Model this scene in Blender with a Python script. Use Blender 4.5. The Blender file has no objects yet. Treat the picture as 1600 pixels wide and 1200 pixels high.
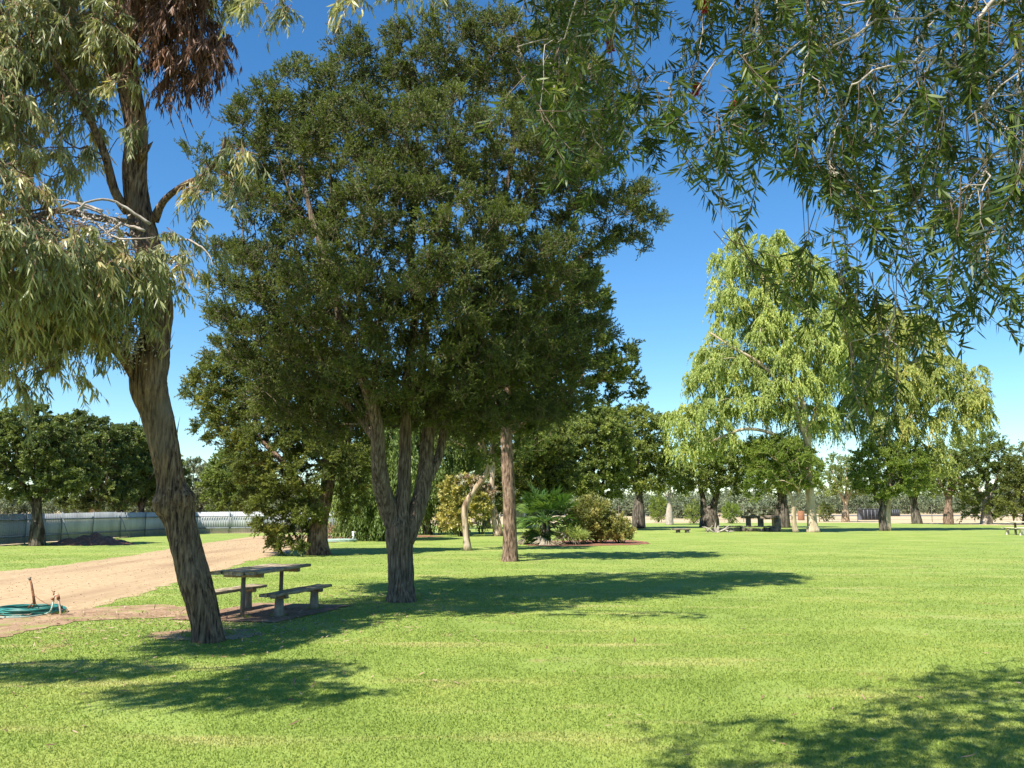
import bpy, math
import numpy as np
C = bpy.context.scene.collection
rng = np.random.default_rng(11)
F, HZ, EYE = 1386.0, 795.0, 1.6
PITCH = math.atan((HZ - 600) / F)
CP, SP = math.cos(PITCH), math.sin(PITCH)
def ray(x, y):
    u = (x - 800) / F; v = (600 - y) / F
    return u, CP - v * SP, SP + v * CP
def P(x, y, D):
    dx, dy, dz = ray(x, y); k = D / dy
    return np.array([dx * k, D, EYE + dz * k])
def G(x, y):
    dx, dy, dz = ray(x, y); k = -EYE / dz
    return np.array([dx * k, dy * k, 0.0])
def nrm(v):
    v = np.asarray(v, float)
    return v / (np.linalg.norm(v, axis=-1, keepdims=True) + 1e-9)
def rv(n): return nrm(rng.normal(size=(n, 3)))

# ------------------------------------------------------------------ mesh building
class MB:
    def __init__(s): s.V = []; s.Q = []; s.T = []; s.tq = []; s.tt = []; s.n = 0
    def add(s, V, Q=None, T=None, tint=None):
        V = np.asarray(V, float).reshape(-1, 3)
        for A, L, TL in ((Q, s.Q, s.tq), (T, s.T, s.tt)):
            if A is not None and len(A):
                A = np.asarray(A, int); L.append(A + s.n)
                if tint is None: TL.append(np.full(len(A), .5))
                elif np.ndim(tint) == 0: TL.append(np.full(len(A), float(tint)))
                else: TL.append(np.resize(tint, len(A)))
        s.V.append(V); s.n += len(V)
    def box(s, c, sx, sy, sz, rz=0., M=None, tint=None):
        v = np.array([[x, y, z] for z in (-.5, .5) for y in (-.5, .5) for x in (-.5, .5)]) * [sx, sy, sz]
        if M is None:
            ca, sa = math.cos(rz), math.sin(rz); M = np.array([[ca, -sa, 0], [sa, ca, 0], [0, 0, 1]])
        s.add(v @ np.asarray(M).T + np.asarray(c, float),
              Q=[[0, 2, 3, 1], [4, 5, 7, 6], [0, 1, 5, 4], [2, 6, 7, 3], [0, 4, 6, 2], [1, 3, 7, 5]], tint=tint)
    def cbox(s, c, sx, sy, sz, rz=0., b=.01, jit=0.0, n=1):
        # board with chamfered edges along its length (x) and a slightly wavy outline
        prof = np.array([[-.5*sy+b, -.5*sz], [.5*sy-b, -.5*sz], [.5*sy, -.5*sz+b], [.5*sy, .5*sz-b],
                         [.5*sy-b, .5*sz], [-.5*sy+b, .5*sz], [-.5*sy, .5*sz-b], [-.5*sy, -.5*sz+b]])
        xs = np.linspace(-.5*sx, .5*sx, n + 1); V = []
        for x in xs:
            p = prof + rng.normal(size=prof.shape) * jit
            V.append(np.c_[np.full(8, x), p])
        V = np.concatenate(V); ca, sa = math.cos(rz), math.sin(rz)
        R = np.array([[ca, -sa, 0], [sa, ca, 0], [0, 0, 1]])
        Q = [[i*8+k, i*8+(k+1) % 8, (i+1)*8+(k+1) % 8, (i+1)*8+k] for i in range(n) for k in range(8)]
        for o in (0, n*8):
            Q += [[o, o+1, o+2, o+3], [o, o+3, o+4, o+7], [o+4, o+5, o+6, o+7]]
        s.add(V @ R.T + np.asarray(c, float), Q=Q)
    def build(s, name, mat, parent=None, smooth=False):
        V = np.concatenate(s.V)
        if parent is not None:
            V = V - np.array(parent.location) - (np.array(parent.parent.location) if parent.parent else 0)
        nq = sum(len(a) for a in s.Q); nt = sum(len(a) for a in s.T)
        Q = np.concatenate(s.Q) if nq else np.zeros((0, 4), int)
        T = np.concatenate(s.T) if nt else np.zeros((0, 3), int)
        me = bpy.data.meshes.new(name)
        me.vertices.add(len(V)); me.vertices.foreach_set('co', V.astype(np.float32).ravel())
        li = np.concatenate([Q.ravel(), T.ravel()]).astype(np.int32)
        me.loops.add(len(li)); me.loops.foreach_set('vertex_index', li)
        me.polygons.add(nq + nt)
        st = np.concatenate([np.arange(nq) * 4, nq * 4 + np.arange(nt) * 3]).astype(np.int32)
        me.polygons.foreach_set('loop_start', st)
        me.update(calc_edges=True)
        if smooth: me.polygons.foreach_set('use_smooth', np.ones(nq + nt, bool))
        tint = np.concatenate((s.tq if nq else []) + (s.tt if nt else []))
        a = me.attributes.new('tint', 'FLOAT', 'FACE'); a.data.foreach_set('value', tint.astype(np.float32))
        me.materials.append(mat)
        o = bpy.data.objects.new(name, me); C.objects.link(o)
        if parent is not None: o.parent = parent
        return o

def frames(p):
    t = np.gradient(p, axis=0); t = nrm(t)
    ref = np.array([1., 0, 0]) if abs(t[0][0]) < .8 else np.array([0, 1., 0])
    n = np.cross(t[0], ref); n /= np.linalg.norm(n); N = []
    for i in range(len(p)):
        n = n - t[i] * n.dot(t[i]); n = n / (np.linalg.norm(n) + 1e-9); N.append(n)
    N = np.array(N); return N, np.cross(t, N)
def tube(mb, p, r, sides=6, cap=True, disp=None, tint=.5):
    p = np.asarray(p, float); r = np.broadcast_to(np.asarray(r, float), (len(p),)); n = len(p)
    N, B = frames(p); a = np.arange(sides) / sides * 2 * math.pi
    R = r[:, None] * np.ones(sides)
    if disp is not None: R = R * disp
    V = p[:, None] + R[..., None] * (np.cos(a)[None, :, None] * N[:, None] + np.sin(a)[None, :, None] * B[:, None])
    i = np.arange(n - 1)[:, None] * sides; k = np.arange(sides)[None]; k2 = (k + 1) % sides
    Q = np.stack([i + k, i + k2, i + sides + k2, i + sides + k], -1).reshape(-1, 4)
    V = V.reshape(-1, 3)
    if cap:
        V = np.concatenate([V, [p[-1]], [p[0]]])
        T = [[(n-1)*sides + j, (n-1)*sides + (j+1) % sides, n*sides] for j in range(sides)] + [[(j+1) % sides, j, n*sides+1] for j in range(sides)]
    else: T = None
    mb.add(V, Q=Q, T=T, tint=tint)
def catmull(p, r, step):
    p = np.asarray(p, float); r = np.asarray(r, float)
    q = np.concatenate([[2*p[0]-p[1]], p, [2*p[-1]-p[-2]]]); O = []; R = []
    for i in range(len(p) - 1):
        m = max(2, int(np.linalg.norm(p[i+1]-p[i]) / step)); t = np.linspace(0, 1, m, endpoint=False)[:, None]
        a, b, c, d = q[i:i+4]
        O.append(.5*((2*b)+(-a+c)*t+(2*a-5*b+4*c-d)*t**2+(-a+3*b-3*c+d)*t**3)); ts = t[:, 0]; ts = ts*ts*(3-2*ts)
        R.append(r[i]*(1-ts)+r[i+1]*ts)
    O.append(p[-1:]); R.append(r[-1:]); return np.concatenate(O), np.concatenate(R)
def bark_disp(n, sides, step, amp=.07, k=9, lump=.06, root=0.0, seed=0):
    g = np.random.default_rng(seed)
    h = np.arange(n)[:, None] * step; a = np.arange(sides)[None] / sides * 2 * math.pi
    d = np.zeros((n, sides))
    for j in range(7):
        f = int(g.integers(k - 5, k + 10)); w = g.uniform(.6, 2.8)
        ph = g.uniform(0, 6.3) + g.uniform(-1.2, 1.2)*h + 1.1*np.sin(h*w + g.uniform(0, 6))
        s = np.sin(f*a + ph*1.0) * (.6 + .4*np.sin(h*g.uniform(2, 7) + 2*a + g.uniform(0, 6)))
        d += (1 - 2*np.abs(s)) * amp / 2.6
    for j in range(5):
        d += lump/2 * np.sin(int(g.integers(1, 4))*a + g.uniform(0, 6) + h*g.uniform(.8, 4))
    d += g.normal(size=d.shape) * amp * .16
    d = (d - d.mean(1, keepdims=True)*.7)*.62
    if root:
        hh = np.exp(-h/.22); d += root*hh*(.55 + .45*np.sin(5*a + 1.3) + .25*np.sin(9*a + .3))
    return 1 + d

# ------------------------------------------------------------------ leaves
def leaves(mb, B, D, L, W, tint, curved=False, bend=.25, side=None):
    n = len(B); D = nrm(D); L = np.broadcast_to(L, n)[:, None]; W = np.broadcast_to(W, n)[:, None]
    S = nrm(np.cross(D, rv(n) if side is None else side)); U = np.cross(S, D)
    if not curved:
        m = B + D*L*.45 + U*L*.05
        V = np.stack([B, m - S*W*.5, B + D*L, m + S*W*.5], 1).reshape(-1, 3)
        q = np.arange(n)[:, None]*4 + np.arange(4)[None]
        mb.add(V, Q=q, tint=tint)
    else:
        bd = (rng.uniform(-1, 1, (n, 1))*bend) * L
        a = B + D*L*.3 + U*bd*.25; b = B + D*L*.66 + U*bd*.6; t = B + D*L + U*bd*1.25
        V = np.stack([B, a-S*W*.5, a+S*W*.5+U*W*.1, b-S*W*.4, b+S*W*.4, t], 1).reshape(-1, 3)
        o = np.arange(n)[:, None]*6
        mb.add(V, T=np.concatenate([o+[[0, 2, 1]], o+[[3, 4, 5]]]), Q=o+[[1, 2, 4, 3]], tint=None)
        mb.tq[-1] = np.asarray(tint); mb.tt[-1] = np.concatenate([tint, tint])
SP_ = dict(
    mela=dict(m=5, L=.26, dr=.1, k=34, t0=.0, ll=.036, lw=.014, a=.6, up=.6, rn=.8, fw=.9, sp=.8, gr=0., twr=.003),
    euc=dict(m=7, L=.36, dr=.8, k=14, t0=.1, ll=.145, lw=.019, a=.6, up=.1, rn=.8, fw=.35, sp=.62, gr=.8, twr=.004, curved=True),
    kurra=dict(m=4, L=.42, dr=.2, k=26, t0=.0, ll=.115, lw=.072, a=.7, up=.35, rn=.6, fw=.5, sp=.9, gr=.15, twr=.01),
    gum=dict(m=5, L=.85, dr=1.3, k=34, t0=.0, ll=.19, lw=.058, a=.5, up=.15, rn=.7, fw=.3, sp=.5, gr=.8, twr=.01),
    weep=dict(m=5, L=.9, dr=1.8, k=24, t0=.0, ll=.2, lw=.06, a=.4, up=.1, rn=.6, fw=.3, sp=.6, gr=.8, twr=.008),
    dense=dict(m=5, L=.34, dr=.15, k=28, t0=.0, ll=.075, lw=.038, a=.6, up=.4, rn=.7, fw=.6, sp=.8, gr=.1, twr=.005),
    bush=dict(m=7, L=.4, dr=.15, k=16, t0=.05, ll=.11, lw=.04, a=.6, up=.5, rn=.6, fw=.6, sp=.8, gr=.0, twr=.005),
    scrub=dict(m=4, L=1.4, dr=.1, k=10, t0=.0, ll=.5, lw=.3, a=.5, up=.4, rn=.8, fw=.6, sp=.8, gr=.0, twr=.0),
)
def sprays(mb, tw, cen, out, kind, scale=1., dens=1., tmin=0., tmax=1., ctint=None, **ov):
    s = dict(SP_[kind]); s.update(ov); K = len(cen)
    if K == 0: return
    m = s['m']; c = np.repeat(cen, m, 0); o = np.repeat(nrm(out), m, 0); n = len(c)
    ct = np.repeat(rng.uniform(0, 1, K), m)
    d = nrm(o*s['a'] + np.array([0, 0, s['up']]) + rv(n)*s['rn'])
    L = s['L']*scale*rng.uniform(.55, 1.2, n)[:, None]
    st = c - d*L*.35 + rng.normal(size=(n, 3))*L*.12
    g = np.array([0, 0, -1.])
    if s['twr'] > 0 and tw is not None:
        r = s['twr']*scale; x = nrm(np.cross(d, rv(n)))*r; y = np.cross(d, x); V = []
        for t, q in ((0, 1.3), (.5, 1.), (1., .5)):
            p = st + d*L*t + g*s['dr']*L*t*t
            V += [p + x*q, p - x*q*.5 + y*q*.87, p - x*q*.5 - y*q*.87]
        V = np.stack(V, 1).reshape(-1, 3); b = np.arange(n)[:, None]*9
        Q = np.concatenate([b + np.array([[i, j, j+3, i+3]]) + 3*k for k in (0, 1) for i, j in ((0, 1), (1, 2), (2, 0))])
        tw.add(V, Q=Q)
    k = max(1, int(s['k']*dens)); t = rng.uniform(s['t0'], 1, (n*k, 1))**.85
    D = np.repeat(d, k, 0); LL = np.repeat(L, k, 0); S = np.repeat(st, k, 0)
    pos = S + D*LL*t + g*s['dr']*LL*t*t; tan = nrm(D + 2*s['dr']*t*g)
    ld = nrm(tan*s['fw'] + np.cross(tan, rv(n*k))*s['sp'] + g*s['gr'])
    tint = np.clip((.35*np.repeat(ct, k) + .30*np.repeat(np.repeat(ctint, m), k) if ctint is not None else .6*np.repeat(ct, k)) + .4*rng.uniform(0, 1, n*k), 0, 1)*(tmax - tmin) + tmin
    leaves(mb, pos, ld, s['ll']*scale**.3*rng.uniform(.6, 1.25, n*k), s['lw']*scale**.3*rng.uniform(.7, 1.25, n*k), tint, s.get('curved', False))

def clumps(blobs, D, spacing, shell=.55, keep=.35):
    """blobs: (px, py, rx, ry, dD, rD) -> clump centres + outward directions"""
    acc = np.zeros((0, 3)); out = []
    for (x, y, rx, ry, dd, rd) in blobs:
        c = P(x, y, D + dd); R = np.array([rx*(D+dd)/F, rd, ry*(D+dd)/F])
        N = int(14 * (4.2*R[0]*R[1]*R[2]) / spacing**3) + 20; N = min(N, 9000)
        q = rv(N) * rng.uniform(0, 1, (N, 1))**(1/3.)
        rad = np.linalg.norm(q, axis=1)
        q = q[(rad > shell) | (rng.uniform(0, 1, N) < keep)]
        p = c + q*R; p = p[p[:, 2] > .25]; new = []
        for i in range(len(p)):
            if len(acc) and np.min(((acc - p[i])**2).sum(1)) < spacing**2: continue
            acc = np.concatenate([acc, p[i:i+1]]); out.append(nrm((p[i]-c)/R))
    return acc, np.array(out)

def puffs(cen, out, n, r, flat=.75):
    """n sub-clumps on the outer shell of a puff of radius r round every centre"""
    K = len(cen); rr = np.repeat(r*rng.uniform(.65, 1.25, K), n)[:, None]
    q = rv(K*n); q[:, 2] = np.where(q[:, 2] < -.5, -q[:, 2], q[:, 2]); q = q*rng.uniform(.45, 1., (K*n, 1))
    flat = np.repeat(rng.uniform(.7, 1.15, K), n)
    return np.repeat(cen, n, 0) + q*rr*np.stack([0*flat+1, 0*flat+1, flat], 1), nrm(q + .35*np.repeat(out, n, 0))

# ------------------------------------------------------------------ skeleton
def skeleton(limbs, targets, rt=.006, alpha=.25, up=.12, jit=.05, expo=2.3, minz=None):
    """limbs: list of (pts, radii). returns list of (pts, radii) for branches growing from limbs to targets"""
    pos = []; par = []; fix = []; dr = []; path = []
    for (p, r) in limbs:
        p, r = catmull(p, r, .3)
        t = nrm(np.gradient(p, axis=0)); start = len(pos); cum = 0
        for i in range(len(p)):
            if i: cum += np.linalg.norm(p[i]-p[i-1])
            pos.append(p[i]); par.append(-1); fix.append(r[i]); dr.append(t[i]); path.append(cum + (3 if p[i][2] < (minz or 0) else 0)*10)
    nl = len(pos); pos = np.array(pos); path = np.array(path); dr = np.array(dr)
    par = list(par); chains = []
    base = np.array(limbs[0][0][-1]); order = np.argsort([np.min(((pos - t)**2).sum(1)) for t in targets])
    cap = nl + len(targets)*6; PO = np.zeros((cap, 3)); PO[:nl] = pos; PA = np.zeros(cap); PA[:nl] = path
    DR = np.zeros((cap, 3)); DR[:nl] = dr; n = nl
    for ti in order:
        t = targets[ti]; v = t - PO[:n]; d = np.linalg.norm(v, axis=1)
        ang = (v*DR[:n]).sum(1)/(d + 1e-6)
        j = int(np.argmin(d*(1.25 - .45*ang) + alpha*PA[:n])); dj = d[j]
        if dj < .05: continue
        m = 5; ts = np.linspace(0, 1, m+1)[1:, None]
        c = PO[j] + DR[j]*dj*.38 + np.array([0, 0, up])*dj
        q = (1-ts)**2*PO[j] + 2*ts*(1-ts)*c + ts**2*t
        q[:-1] += rng.normal(size=(m-1, 3))*jit*dj*.6
        tn = nrm(np.diff(np.vstack([PO[j], q]), axis=0)); idx = []
        for i in range(m):
            PO[n] = q[i]; DR[n] = tn[i]; PA[n] = PA[j] + dj*(i+1)/m; par.append(j if i == 0 else n-1); idx.append(n); n += 1
        chains.append((j, idx))
    A = np.zeros(n)
    for (j, idx) in chains: A[idx[-1]] += rt**expo
    for i in range(n-1, nl-1, -1): A[par[i]] += A[i]
    R = A**(1/expo); outc = []
    for (j, idx) in chains:
        rj = min(fix[j]*.8, R[idx[0]]*1.25) if j < nl else min(R[j], R[idx[0]]*1.3)
        rr = np.array([rj] + [min(R[i], rj) for i in idx])
        outc.append((np.vstack([PO[j], PO[idx]]), rr))
    return outc
def branch_mesh(mb, chains):
    for p, r in chains:
        mx = r.max(); s = 9 if mx > .06 else (6 if mx > .02 else 4)
        if mx > .02: p, r = catmull(p, r, max(.06, np.linalg.norm(p[-1]-p[0])/12))
        tube(mb, p, r, s, cap=False)

# ------------------------------------------------------------------ materials
def newmat(name):
    m = bpy.data.materials.new(name); m.use_nodes = True; nt = m.node_tree; nt.nodes.clear()
    return m, nt, nt.nodes, nt.links
def ramp(N, stops):
    r = N.new('ShaderNodeValToRGB'); e = r.color_ramp.elements
    while len(e) < len(stops): e.new(.5)
    for i, (p, c) in enumerate(stops): e[i].position = p; e[i].color = (*c, 1)
    return r
def leafmat(name, stops, trans=.3, rough=.5, spec=.35, tcol=(1.25, 1.3, .6)):
    m, nt, N, L = newmat(name)
    a = N.new('ShaderNodeAttribute'); a.attribute_name = 'tint'; r = ramp(N, stops); L.new(a.outputs['Fac'], r.inputs[0])
    b = N.new('ShaderNodeBsdfPrincipled'); b.inputs['Roughness'].default_value = rough; b.inputs['Specular IOR Level'].default_value = spec
    L.new(r.outputs[0], b.inputs['Base Color'])
    mu = N.new('ShaderNodeMix'); mu.data_type = 'RGBA'; mu.blend_type = 'MULTIPLY'; mu.inputs[0].default_value = 1
    L.new(r.outputs[0], mu.inputs[6]); mu.inputs[7].default_value = (*tcol, 1)
    t = N.new('ShaderNodeBsdfTranslucent'); L.new(mu.outputs[2], t.inputs[0])
    x = N.new('ShaderNodeMixShader'); x.inputs[0].default_value = trans; L.new(b.outputs[0], x.inputs[1]); L.new(t.outputs[0], x.inputs[2])
    o = N.new('ShaderNodeOutputMaterial'); L.new(x.outputs[0], o.inputs[0]); return m
def noisemat(name, stops, scale=(1, 1, 1), ns=4., det=8, rough=.9, bump=.3, bdist=.02, dist=.3, second=None, spec=.2, metal=0.):
    """noise coloured material in world space; second=(scale, color, lo, hi) lays patches of another colour over it"""
    m, nt, N, L = newmat(name); g = N.new('ShaderNodeNewGeometry'); mp = N.new('ShaderNodeMapping'); mp.inputs['Scale'].default_value = scale
    L.new(g.outputs['Position'], mp.inputs[0]); n = N.new('ShaderNodeTexNoise'); n.inputs['Scale'].default_value = ns; n.inputs['Detail'].default_value = det
    n.inputs['Roughness'].default_value = .62; n.inputs['Distortion'].default_value = dist; L.new(mp.outputs[0], n.inputs['Vector'])
    r = ramp(N, stops); L.new(n.outputs['Fac'], r.inputs[0]); col = r.outputs[0]
    if second:
        n2 = N.new('ShaderNodeTexNoise'); n2.inputs['Scale'].default_value = second[0]; n2.inputs['Detail'].default_value = 5; m2 = N.new('ShaderNodeMapping'); m2.inputs['Scale'].default_value = second[4] if len(second) > 4 else (1, 1, 1); L.new(g.outputs['Position'], m2.inputs[0]); L.new(m2.outputs[0], n2.inputs['Vector'])
        mr = N.new('ShaderNodeMapRange'); mr.inputs[1].default_value = second[2]; mr.inputs[2].default_value = second[3]; L.new(n2.outputs['Fac'], mr.inputs[0])
        mx = N.new('ShaderNodeMix'); mx.data_type = 'RGBA'; L.new(mr.outputs[0], mx.inputs[0]); L.new(col, mx.inputs[6]); mx.inputs[7].default_value = (*second[1], 1); col = mx.outputs[2]
    b = N.new('ShaderNodeBsdfPrincipled'); b.inputs['Roughness'].default_value = rough; b.inputs['Specular IOR Level'].default_value = spec; b.inputs['Metallic'].default_value = metal
    L.new(col, b.inputs['Base Color']); bp = N.new('ShaderNodeBump'); bp.inputs['Strength'].default_value = bump; bp.inputs['Distance'].default_value = bdist
    L.new(n.outputs['Fac'], bp.inputs['Height']); L.new(bp.outputs[0], b.inputs['Normal'])
    o = N.new('ShaderNodeOutputMaterial'); L.new(b.outputs[0], o.inputs[0]); return m

def lawnmat(name, blade):
    m, nt, N, L = newmat(name); g = N.new('ShaderNodeNewGeometry'); sep = N.new('ShaderNodeVectorMath'); sep.operation = 'MULTIPLY'
    sep.inputs[1].default_value = (1, 1, 0); L.new(g.outputs['Position'], sep.inputs[0])
    def noi(s, d, sc=(1, 1, 1)):
        mp = N.new('ShaderNodeMapping'); mp.inputs['Scale'].default_value = sc; L.new(sep.outputs[0], mp.inputs[0])
        n = N.new('ShaderNodeTexNoise'); n.inputs['Scale'].default_value = s; n.inputs['Detail'].default_value = d; n.inputs['Roughness'].default_value = .6; L.new(mp.outputs[0], n.inputs['Vector']); return n.outputs['Fac']
    a = noi(.45, 6); b = noi(.9, 5, (.35, 1.6, 1)); f = noi(14., 6)
    r1 = ramp(N, [(.3, (.175, .245, .048)), (.52, (.232, .303, .064)), (.72, (.315, .348, .09))]); L.new(a, r1.inputs[0])
    def mix(fac, lo, hi, A, col):
        mr = N.new('ShaderNodeMapRange'); mr.inputs[1].default_value = lo; mr.inputs[2].default_value = hi; mr.interpolation_type = 'SMOOTHSTEP'; L.new(fac, mr.inputs[0])
        mx = N.new('ShaderNodeMix'); mx.data_type = 'RGBA'; L.new(mr.outputs[0], mx.inputs[0]); L.new(A, mx.inputs[6]); mx.inputs[7].default_value = (*col, 1); return mx.outputs[2]
    c = mix(b, .52, .74, r1.outputs[0], (.37, .36, .13))
    c = mix(noi(.8, 7, (1, 1, 1)), .60, .78, c, (.36, .29, .13))
    if not blade: c = mix(f, .5, .75, c, (.19, .24, .06))
    if blade:
        at = N.new('ShaderNodeAttribute'); at.attribute_name = 'tint'
        r2 = ramp(N, [(0., (1.0, 1.0, .95)), (.7, (1.25, 1.2, 1.15)), (.95, (1.5, 1.4, 1.3)), (1., (1.9, 1.5, 1.7))]); L.new(at.outputs['Fac'], r2.inputs[0])
        mu = N.new('ShaderNodeMix'); mu.data_type = 'RGBA'; mu.blend_type = 'MULTIPLY'; mu.inputs[0].default_value = 1; L.new(c, mu.inputs[6]); L.new(r2.outputs[0], mu.inputs[7]); c = mu.outputs[2]
    p = N.new('ShaderNodeBsdfPrincipled'); p.inputs['Roughness'].default_value = .7; p.inputs['Specular IOR Level'].default_value = .15; L.new(c, p.inputs['Base Color'])
    o = N.new('ShaderNodeOutputMaterial')
    if blade:
        t = N.new('ShaderNodeBsdfTranslucent'); L.new(c, t.inputs[0]); x = N.new('ShaderNodeMixShader'); x.inputs[0].default_value = .4
        L.new(p.outputs[0], x.inputs[1]); L.new(t.outputs[0], x.inputs[2]); L.new(x.outputs[0], o.inputs[0])
    else:
        bp = N.new('ShaderNodeBump'); bp.inputs['Strength'].default_value = .6; bp.inputs['Distance'].default_value = .04; L.new(noi(22., 8), bp.inputs['Height']); L.new(bp.outputs[0], p.inputs['Normal'])
        L.new(p.outputs[0], o.inputs[0])
    return m

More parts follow.
